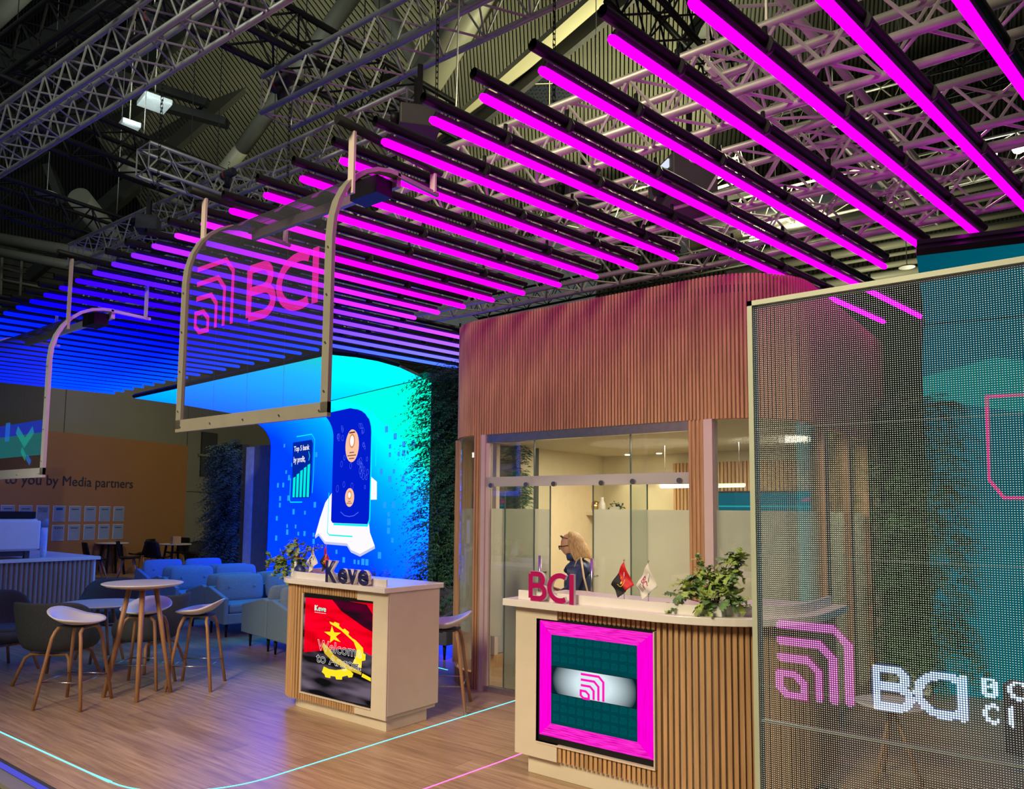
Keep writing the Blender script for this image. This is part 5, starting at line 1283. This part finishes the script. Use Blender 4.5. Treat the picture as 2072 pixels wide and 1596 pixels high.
# ================================================================== COFFEE BAR
cb = thing('coffee_bar', 'coffee bar with white top and slatted front at left', 'counter', (-11.0, 4.99, 0))
mb = MB(); mb.box(-2.6, -.06, -4.5, -.06, 0, .92); mb.build('body', m_cream, cb)
mb = MB(); slats(mb, [(-.06, -4.5), (-.06, -.06)], 0, .92, .06, .044, .03); mb.build('slat_cladding', mat('oak_pale_slats', (.34, .26, .20), .55, var=.15, scale=3, stretch=(14, 14, .8)), cb)
box('edge_panel', m_white, -.075, -.045, -.075, -.045, 0, .92, cb)
box('countertop', m_white, -2.7, 0, -4.6, 0, .92, .965, cb, .004)
p = PX(62, 1115, -11.35)
cm = thing('coffee_machine', 'large white coffee machine with black top on the coffee bar', 'coffee machine', (-11.35, p.y, .965))
mb = MB(); prf = [(-.28, .10), (-.30, .16), (-.28, .46), (-.22, .53), (.20, .53), (.27, .46), (.28, .16), (.26, .10)]
rows = [[(x, y, z) for x, z in prf] for y in (-.95, -.02)]
mb.grid(rows, closed=True, smooth=False); mb.face(rows[0]); mb.face(rows[1]); mb.build('body', m_whitep, cm, .03)
mb = MB(); mb.box(-.26, .22, -.93, -.04, .53, .62); mb.build('cup_rail', m_black, cm, .01)
mb = MB(); mb.box(.26, .295, -.95, .0, .12, .50); mb.build('back_panel', m_whitep, cm, .02)
for y in (-.8, -.15): box('foot', m_dark, .15, .21, y, y+.06, 0, .11, cm)
box('drip_tray', m_dark, -.25, .2, -.9, -.1, .03, .10, cm)
q = PX(84, 1117, -11.3)
for k in range(14):
    mb = MB(); z = .966+k*.024; mb.lathe([(.030, z), (.041, z+.085), (.044, z+.088), (.040, z+.09)], 16, (-11.3, q.y+.02, 0)); o = mb.build('paper_cup', m_whitep)
    tag(o, 'white paper cup beside the coffee machine, %s from the bottom of the stack' % ORD[k], 'cup', 'stack of paper cups')
mb = MB(); mb.lathe([(.047, 0), (.047, .09), (.03, .12)], 16, (-11.3, q.y+.02, .966+14*.024+.07)); tag(mb.build('cup_lid_stack', mat('lid_grey', (.2, .22, .25), .4)), 'grey lids on top of the paper cup stack', 'lids')

# ================================================================== CAFE CHAIRS AND TABLES BY THE ORANGE WALL
def cafe_chair(label, loc, rz):
    t = thing('cafe_chair', label, 'chair', loc, rz, 'black cafe chairs by the orange wall')
    mb = MB(); rows = []
    for y, z, w in ((-.22, .45, .20), (-.18, .46, .23), (0, .44, .24), (.16, .45, .235), (.20, .52, .225), (.235, .66, .215), (.26, .80, .19), (.265, .83, .15)):
        rows.append([(w*s_, y-.0*abs(s_), z+(.03 if z < .5 else 0)*abs(s_)**2) if z < .5 else (w*s_, y-.05*abs(s_)**2, z) for s_ in (-1, -.6, -.2, .2, .6, 1)])
    mb.grid(rows); mb.build('seat_shell', m_black, t, solid=.02)
    for sx in (-1, 1):
        for sy in (-1, 1):
            mb = MB(); mb.tube([(sx*.10, sy*.10, .43), (sx*.22, sy*.22, 0)], .018, 6, rads=[.02, .013]); mb.build('leg', m_oakleg, t)
    return t
def at(px, py, z=.08): q = PZ(px, py, z); return (q.x, q.y, z)
cc = cafe_chair('black cafe chair facing right of the posters, in the middle of the row', at(258, 1171), math.radians(150))
for px, py, rz, lab in ((285, 1160, -60, 'black cafe chair turned sideways beside the middle one'), (317, 1169, 200, 'black cafe chair left of the small round table with a card'), (190, 1176, 170, 'black cafe chair close to the corner of the coffee bar'), (165, 1160, 20, 'black cafe chair behind the corner of the coffee bar'), (357, 1155, 10, 'black cafe chair behind the small round table with a card')):
    dup(cc, at(px, py), math.radians(rz), lab)
def cafe_table(label, px, py, r):
    t = thing('cafe_table', label, 'table', at(px, py)); mb = MB(); mb.lathe([(r*.97, .72), (r, .735), (r*.97, .745)], 28); mb.build('tabletop', m_cream, t)
    for k in range(4):
        a = PI/4+k*PI/2; mb = MB(); mb.tube([(.2*math.cos(a), .2*math.sin(a), .72), (.3*math.cos(a), .3*math.sin(a), 0)], .03, 4); mb.build('leg', m_black, t)
    return t
cafe_table('cafe table with black legs between the coffee bar and the middle cafe chair', 224, 1162, .36); cafe_table('small round cafe table with a standing card', 352, 1165, .36)
q = at(352, 1166); mb = MB(); mb.box(q[0]-.06, q[0]+.06, q[1]-.1, q[1]+.1, .826, 1.0); tag(mb.build('table_card', m_oak), 'small standing card on the round cafe table', 'card')
def tub(label, px, py):
    q = at(px, py, 0); t = thing('tub_chair', label, 'chair', q, .8); mb = MB()
    def rim(a): return .36*math.cos(a), .34*math.sin(a), .55+.25*max(0, math.sin(a))
    shell(rim, 0, 0, .32, .04, m_blackc, 'seat_shell', t)
    for k in range(4): mb = MB(); mb.tube([(0, 0, .3), (.25*math.cos(k*1.57+.7), .25*math.sin(k*1.57+.7), 0)], .012, 6); mb.build('leg', m_black, t)
tub('black tub chair left of the leafy plant wall', 432, 1172); tub('black tub chair next to the round cafe table, under the orange wall edge', 394, 1158)

# ================================================================== POT PLANTS
def lobed(mb, o, d, up, L_, w, rnd, droop=.3, lobes=4):
    """one lobed, wavy leaf from o along d"""
    d = d.normalized(); s_ = d.cross(up).normalized(); n = s_.cross(d)
    prev = None
    for i in range(lobes*2+1):
        t = i/(lobes*2); ww = w*math.sin(PI*min(1, t*.92+.06))**.7*(1.0 if i % 2 else .52)
        c = o+d*(L_*t)+Vector((0, 0, -1))*(droop*L_*t*t)+n*rnd.uniform(-.006, .006)
        z = n*(rnd.uniform(-.3, .35)*ww)
        row = [mb.v(c-s_*ww+z+d*(ww*.35)), mb.v(c), mb.v(c+s_*ww+z+d*(ww*.35))]
        if prev:
            mb.bm.faces.new((prev[0], prev[1], row[1], row[0])); mb.bm.faces.new((prev[1], prev[2], row[2], row[1]))
        prev = row
def leafy(name, label, loc, pot, blobs, seed, leafL, m, m2=None, stemc=None):
    t = thing(name, label, 'plant', loc); r_ = random.Random(seed)
    mb = MB(); pot(mb); mb.build('pot', m_planter, t)
    ms = MB(); ml = MB(); ml2 = MB()
    for k, (bx, by, bz, br, cnt) in enumerate(blobs):
        c = Vector((bx, by, bz)); ms.tube([(0, 0, .03), (bx*.4, by*.4, max(.05, bz*.7)), (bx, by, bz)], .0022, 5)
        for i in range(cnt):
            dv = Vector((r_.gauss(0, 1), r_.gauss(0, 1), r_.gauss(.2, .8))).normalized(); o = c+dv*(br*.35*r_.random())
            lobed(ml if (k+i) % 3 else ml2, o, dv+Vector((0, 0, -.1)), Vector((r_.uniform(-.4, .4), r_.uniform(-.4, .4), 1)), leafL*r_.uniform(.7, 1.2)*br/.1, leafL*.34*r_.uniform(.8, 1.2)*br/.1, r_, r_.uniform(.05, .4))
    ms.build('stem', m_leafd, t); ml.build('foliage', m, t, fixn=False); ml2.build('foliage', m2 or m, t, fixn=False)
    return t
m_lb = mat('leaf_bright', (.32, .44, .09), .5, var=.5, scale=12)
m_lm = mat('leaf_mid', (.14, .25, .09), .5, var=.6, scale=12)
m_lo = mat('leaf_olive', (.20, .27, .08), .5, var=.6, scale=12)
def potbox(mb): mb.prism([(-.05, -.05), (.05, -.05), (.055, .05), (-.055, .05)], 0, .07)
def blobs_px(base, y, L_):
    out = []
    for px, py, dy, r_, n_ in L_:
        q = PY(px, py, y+dy); out.append((q.x-base[0], q.y-base[1], q.z-base[2], r_, n_))
    return out
pb = (-1.66, 4.10, 1.092)
leafy('pot_plant', 'bushy green plant with lobed leaves on the counter beside the two small flags', pb, potbox, blobs_px(pb, 4.10,
    [(1372, 1205, 0, .05, 9), (1366, 1232, -.05, .045, 9), (1388, 1178, 0, .05, 8), (1408, 1165, 0, .055, 12), (1400, 1195, -.03, .06, 14), (1425, 1150, 0, .045, 9), (1410, 1130, 0, .03, 5), (1440, 1175, 0, .06, 14), (1432, 1215, -.06, .055, 14), (1438, 1235, -.07, .04, 8),
     (1462, 1190, 0, .06, 14), (1478, 1160, 0, .055, 12), (1475, 1135, 0, .055, 12), (1492, 1130, 0, .05, 12), (1490, 1150, 0, .045, 8), (1480, 1210, -.03, .06, 14), (1497, 1222, -.02, .045, 9), (1455, 1160, 0, .05, 9), (1418, 1212, 0, .05, 9)]), 5, .15, m_lb, m_lm)
pb = (-5.44, 4.16, 1.072)
leafy('pot_plant', 'olive green plant with small leaves at the left end of the flag screen counter', pb, potbox, blobs_px(pb, 4.16,
    [(548, 1130, 0, .045, 9), (560, 1140, 0, .05, 10), (556, 1162, 0, .03, 6), (572, 1125, 0, .055, 12), (575, 1150, 0, .06, 14), (590, 1110, 0, .05, 10), (596, 1092, 0, .035, 8), (605, 1105, 0, .045, 9), (592, 1130, 0, .06, 14), (608, 1130, 0, .05, 10), (620, 1115, 0, .045, 8), (634, 1110, 0, .04, 7), (648, 1104, 0, .025, 4), (595, 1155, 0, .05, 12), (612, 1150, .03, .05, 8), (575, 1168, 0, .03, 5)]), 9, .17, m_lo, m_lm)
sp = PY(1250, 1027, 8.4)
leafy('shelf_plant', 'small dark plant on the shelf inside the glass room', (sp.x, 8.35, 1.66), potbox, [(0, 0, .10, .07, 10), (-.07, 0, .08, .06, 7), (.08, 0, .08, .06, 7)], 4, .08, m_leafd)
# ferns in a planter between counter and blue wall
pp = thing('planter', 'low white planter box with ferns behind the counter with the flag screen', 'plant', (-7.35, 7.22, 0))
mb = MB(); mb.box(-.65, .65, -.15, .15, 0, .70); mb.build('box', m_planter, pp, .01); mb = MB(); mb.box(-.66, .66, -.16, .16, .66, .70); mb.build('rim', m_oak, pp)
mb = MB(); rq = random.Random(6)
for cx in (-.55, -.30, .1, .32, .5):
    for i in range(12):
        fronds(mb, Vector((cx, 0, .7)), Vector((1, 0, 0)), Vector((0, 1, 0)), Vector((rq.uniform(-.5, .5), rq.uniform(-.4, .4), 1.3)), .1, .1, 1, .24, .035, rq)
mb.build('foliage', m_fern, pp, fixn=False)

# ================================================================== FLAGS, FIGURINE
def flag(label, base, h, kind, s_=1, sway=-1):
    t = thing('table_flag', label, 'flag', base)
    mb = MB(); mb.tube([(0, 0, 0), (0, 0, h)], .0022, 8); mb.build('pole', m_steel, t)
    mb = MB(); mb.lathe([(.001, h-.006), (.007, h), (.001, h+.008)], 12); mb.build('finial', m_gold, t)
    mb = MB(); mb.lathe([(.022, 0), (.022, .004), (.004, .008)], 20); mb.build('base', m_steel, t)
    # cloth hanging as a diamond from the top of the pole
    def C(a, b_):  # a along the fly 0..1 (hanging down to the side), b across
        x = (-.045*a*sway*-1 if False else 0)
        P00 = Vector((0, 0, h-.008)); P10 = Vector((-.075*s_, -.01, h-.15)); P01 = Vector((.055*s_, .0, h-.145)); P11 = Vector((-.03*s_, -.01, h-.225))
        p = P00.lerp(P10, a).lerp(P01.lerp(P11, a), b_) if True else P00
        return p+Vector((0, -.010*math.sin(a*9+b_*5), 0))
    n = 12
    def patch(name, a0, a1, b0, b1, m, off=0):
        mb = MB(); mb.grid([[C(a0+(a1-a0)*i/n, b0+(b1-b0)*j/n)+Vector((0, -off, 0)) for j in range(n+1)] for i in range(n+1)]); return mb.build(name, m, t, solid=.0008 if off == 0 else 0)
    if kind == 'angola':
        patch('cloth_red', 0, .5, 0, 1, m_red); patch('cloth_black', .5, 1, 0, 1, m_blackc)
        mb = MB(); ribbon(mb, [(.5+.17*math.cos(math.radians(a)), .5+.17*math.sin(math.radians(a))) for a in range(-20, 190, 15)], .035, lambda p: C(p.x, p.y)+Vector((0, -.003, 0)))
        ribbon(mb, [(.42, .30), (.72, .42)], .03, lambda p: C(p.x, p.y)+Vector((0, -.003, 0)))
        mb.face([C(.5+.06*math.cos(a), .53+.06*math.sin(a))+Vector((0, -.003, 0)) for a in (0, 1.25, 2.5, 3.75, 5)]); mb.build('emblem', m_yel, t, fixn=False)
    else:
        patch('cloth', 0, 1, 0, 1, m_whitec)
        o = font_mesh('lettering', kind, m_mag if kind == 'BCI' else m_navy, Matrix.Identity(4), w=.50, h=.26, bold=.02, parent=t)
        for v in o.data.vertices: v.co = C(.66-v.co.y, .16+v.co.x)+Vector((0, -.003, 0))
        for k in range(3):
            mb = MB(); ribbon(mb, [(.73+.06*k, .20), (.73+.06*k, .62)], .022, lambda p: C(p.x, p.y)+Vector((0, -.003, 0))); mb.build('small_print', m_ink, t, fixn=False)
    return t
a = PY(1263, 1212, 4.10); b_ = PY(1312, 1213, 4.10)
flag('small red and black flag with yellow emblem on the counter with BCI letters', (a.x, 4.10, 1.092), .275, 'angola', 1.1); flag('small white flag with BCI lettering beside the red and black flag', (b_.x, 4.10, 1.092), .275, 'BCI', 1.0)
a = PY(632, 1161, 4.16); b_ = PY(655, 1160, 4.16)
flag('small white flag with Keve lettering beside the blue figurine', (a.x+.03, 4.14, 1.072), .27, 'Keve', .95); flag('small red and black flag just left of the navy letters', (b_.x, 4.18, 1.072), .28, 'angola', .85)
fgp = PY(606, 1160, 4.14)
fg = thing('figurine', 'blue patterned bird figurine with white neck and red crest on the counter', 'ornament', (fgp.x, 4.14, 1.072), 0)
m_fgb = mat('figurine_blue', (.015, .03, .14), .4, var=.9, scale=60)
mb = MB(); mb.lathe([(.02, 0), (.05, .01), (.062, .04), (.055, .075), (.03, .10), (.005, .11)], 18, (0, 0, 0), 1, .7); mb.build('body', m_fgb, fg)
mb = MB(); mb.tube([(-.035, 0, .03), (-.055, 0, .09), (-.05, 0, .13)], .016, 10, rads=[.02, .014, .018]); mb.build('neck', m_whitep, fg)
mb = MB(); mb.lathe([(.002, -.022), (.018, -.014), (.023, 0), (.018, .014), (.002, .022)], 14, (-.052, 0, .142)); mb.build('head', mat('figurine_green', (.18, .26, .20), .5), fg)
mb = MB(); mb.tube([(-.07, 0, .138), (-.095, 0, .13)], .006, 6, rads=[.007, .001]); mb.build('beak', m_whitep, fg)
mb = MB()
for k in range(5): mb.tube([(-.045+.012*k, 0, .155), (-.05+.018*k, .004*(k-2), .19-.006*k)], .005, 5, rads=[.006, .002])
mb.build('crest', m_red, fg)

# ================================================================== PERSON
ps = thing('person', 'blond person in navy jacket and glasses reading a paper inside the glass room', 'person', (-3.74, 6.0, 0), math.radians(24))
def skin_body(name, nodes, edges, m, parent, sub=2):
    me = bpy.data.meshes.new(name); me.from_pydata([n[0] for n in nodes], edges, []); o = bpy.data.objects.new(name, me); COL.objects.link(o); o.parent = parent
    sk = o.modifiers.new('s', 'SKIN'); sk.use_smooth_shade = True; sb_ = o.modifiers.new('u', 'SUBSURF'); sb_.levels = sub; sb_.render_levels = sub
    if not me.skin_vertices: me.skin_vertices.new() if hasattr(me.skin_vertices, 'new') else None
    for i, nd in enumerate(nodes):
        r_ = nd[1]; me.skin_vertices[0].data[i].radius = r_ if isinstance(r_, tuple) else (r_, r_)
    me.skin_vertices[0].data[0].use_root = True
    me.materials.append(m); return o
# facing -x (to the left of the view), leaning slightly forward; base scaled to 1.46 m
H_ = [((.03, 0, .80), (.125, .15)), ((.02, 0, .95), (.11, .135)), ((.0, 0, 1.10), (.115, .15)), ((-.01, 0, 1.17), (.08, .11)), ((-.035, 0, 1.225), .047), ((-.05, 0, 1.27), .05),
      ((.0, .14, 1.14), .055), ((-.02, .19, .97), .045), ((-.16, .15, .90), .035), ((-.28, .08, .95), .026),
      ((.0, -.14, 1.14), .055), ((-.02, -.20, .97), .045), ((-.16, -.16, .90), .035), ((-.28, -.08, .95), .026),
      ((.03, .085, .72), .085), ((.02, .09, .42), .055), ((.04, .09, .10), .04), ((-.10, .10, .035), .035),
      ((.03, -.085, .72), .085), ((.02, -.09, .42), .055), ((.04, -.09, .10), .04), ((-.10, -.10, .035), .035)]
E_ = [(0, 1), (1, 2), (2, 3), (3, 4), (4, 5), (3, 6), (6, 7), (7, 8), (8, 9), (3, 10), (10, 11), (11, 12), (12, 13), (0, 14), (14, 15), (15, 16), (16, 17), (0, 18), (18, 19), (19, 20), (20, 21)]
skin_body('body', H_, E_, m_skin, ps)
J_ = [((.03, 0, .78), (.145, .18)), ((.02, 0, .95), (.13, .16)), ((.0, 0, 1.10), (.135, .17)), ((-.01, 0, 1.18), (.095, .13)), ((-.025, 0, 1.225), .072),
      ((.0, .15, 1.14), .072), ((-.02, .20, .97), .060), ((-.15, .155, .90), .048), ((.0, -.15, 1.14), .072), ((-.02, -.21, .97), .060), ((-.15, -.165, .90), .048)]
skin_body('jacket', J_, [(0, 1), (1, 2), (2, 3), (3, 4), (3, 5), (5, 6), (6, 7), (3, 8), (8, 9), (9, 10)], m_jacket, ps)
T_ = [((.03, 0, .78), (.13, .155)), ((.03, .085, .70), .095), ((.02, .09, .42), .068), ((.04, .09, .08), .055), ((.03, -.085, .70), .095), ((.02, -.09, .42), .068), ((.04, -.09, .08), .055)]
skin_body('trousers', T_, [(0, 1), (1, 2), (2, 3), (0, 4), (4, 5), (5, 6)], m_dark, ps)
hd = Vector((-.075, 0, 1.345))
mb = MB()
rows = []
for i in range(15):
    ph = -PI/2+PI*i/14; row = []
    for j in range(24):
        a = 2*PI*j/24; cx_ = math.cos(ph)
        x = .092*cx_*math.cos(a); y = .072*cx_*math.sin(a); z = .115*math.sin(ph)
        if math.cos(a) < -.2 and z < 0: x *= .90+.1*(1+z/.115)   # jaw tapers
        if abs(a-PI) < .3 and -.03 < z < .015: x -= .020*(1-abs(a-PI)/.3)*(1-abs(z+.012)/.03 if abs(z+.012) < .03 else 0)  # nose
        if abs(a-PI) < .35 and -.062 < z < -.045: x -= .004     # lips
        row.append((x, y, z))
    rows.append(row)
RT = Matrix.Translation(hd) @ Matrix.Rotation(math.radians(-14), 4, 'Y')
mb.M = RT; vs = mb.grid(rows, closed=True); hdo = mb.build('head', m_skin, ps, sub=1)
for sy in (-1, 1):
    mb = MB(); mb.M = RT @ Matrix.Translation((.005, sy*.072, -.005)); mb.lathe([(.002, -.022), (.012, -.015), (.016, .004), (.010, .022), (.002, .026)], 10, (0, 0, 0), 1, .4); mb.build('ear', m_skin, hdo)
    mb = MB(); mb.M = RT @ Matrix.Translation((-.078, sy*.027, .012)); mb.lathe([(.001, -.009), (.008, -.005), (.010, 0), (.008, .005), (.001, .009)], 10); mb.build('eye', m_ink, hdo)
mb = MB(); mb.M = RT
for sy in (-1, 1):
    ring = [(-.103, sy*(.032+.024*math.cos(a)), .005+.019*math.sin(a)) for a in [2*PI*i/14 for i in range(15)]]; mb.tube(ring, .0028, 5); mb.tube([(-.103, sy*.056, .012), (-.01, sy*.078, .008)], .003, 5)
    ring = [(-.058-.03*math.sin(a)*.3, sy*(.032+.024*math.cos(a)), .095+.015*math.sin(a)) for a in [2*PI*i/14 for i in range(15)]]; mb.tube(ring, .003, 5); mb.tube([(-.055, sy*.056, .095), (.02, sy*.08, .06)], .003, 5)
mb.tube([(-.104, -.01, .01), (-.104, .01, .01)], .003, 5); mb.build('glasses', m_black, hdo)
# hair: crown cap falling to the shoulders behind
mb = MB(); rows = []
for i in range(17):
    t = i/16
    row = []
    for j in range(17):
        a = math.radians(-104+208*j/16)   # back of head centred at +x
        if t < .5:
            ph = PI/2*(1-t*2); r_ = math.cos(ph); x = .02+.112*r_*math.cos(a); y = .100*r_*math.sin(a); z = .122*math.sin(ph)
        else:
            k = (t-.5)*2; x = .02+(.112+.012*math.sin(k*PI))*math.cos(a)+.030*k; y = (.100+.008*math.sin(k*2.2))*math.sin(a); z = -.155*k-(.02*math.cos(a*3) if k > .8 else 0)
        g = .003*math.sin(j*5.3+i*.4); row.append((x+g, y+g, z))
    rows.append(row)
mb.M = RT; mb.grid(rows); mb.build('hair', m_hair, ps, solid=.014, sub=1)
mb = MB(); mb.M = Matrix.Translation((-.03, 0, 1.24)); mb.lathe([(.075, -.03), (.085, 0), (.088, .035), (.075, .04), (.070, 0), (.065, -.03)], 20, (0, 0, 0), 1, 1.05); mb.build('collar', m_jacket, ps)
# hands: palm with four fingers and a thumb closing on the paper
for sy in (-1, 1):
    w_ = Vector((-.28, sy*.08, .95)); nodes = [((w_.x, w_.y, w_.z), .024), ((w_.x-.045, w_.y-sy*.01, w_.z+.015), (.030, .016))]; ed = [(0, 1)]
    for f_ in range(4):
        b0 = len(nodes); off = (f_-1.5)*.019; ln = (.06, .072, .068, .052)[f_]
        nodes += [((w_.x-.065, w_.y-sy*.012, w_.z+.012-off), .0088), ((w_.x-.065-ln*.55, w_.y-sy*.030, w_.z+.014-off), .008), ((w_.x-.065-ln*.8, w_.y-sy*.052, w_.z+.014-off), .007)]
        ed += [(1, b0), (b0, b0+1), (b0+1, b0+2)]
    b0 = len(nodes); nodes += [((w_.x-.02, w_.y-sy*.03, w_.z+.035), .011), ((w_.x-.045, w_.y-sy*.05, w_.z+.045), .009), ((w_.x-.065, w_.y-sy*.055, w_.z+.045), .0075)]; ed += [(0, b0), (b0, b0+1), (b0+1, b0+2)]
    skin_body('hand', nodes, ed, m_skin, ps, 1)
    mb = MB(); mb.M = Matrix.Translation((-.02, sy*.10, 0)); mb.lathe([(.05, 0), (.055, .02), (.045, .06), (.03, .09)], 14, (0, 0, 0), 1.9, .9); mb.build('shoe', m_black, ps)
mb = MB(); mb.M = Matrix.Translation((-3.74, 6.0, 0)) @ Matrix.Rotation(math.radians(24), 4, 'Z'); mb.grid([[(-.38-.02*i, -.10+.2*j/4, .98+.055*i) for j in range(5)] for i in range(5)]); o = mb.build('paper_sheet', mat('paper_lilac', (.5, .48, .6), .6), solid=.001); tag(o, 'pale sheet of paper held by the blond person', 'paper')
tb = thing('tote_bag', 'tan canvas tote bag hanging from the shoulder of the blond person', 'bag', (-3.62, 5.80, .62))
mb = MB(); mb.box(-.15, .15, -.035, .035, 0, .34); mb.build('body', m_tan, tb, .015)
mb = MB(); mb.tube([(-.10, 0, .33), (-.075, .02, .46), (-.05, .055, .60), (-.03, .10, .625), (0, .055, .60), (.06, .0, .46), (.10, 0, .33)], .012, 6, r2=.004); mb.build('strap', m_tan, tb)
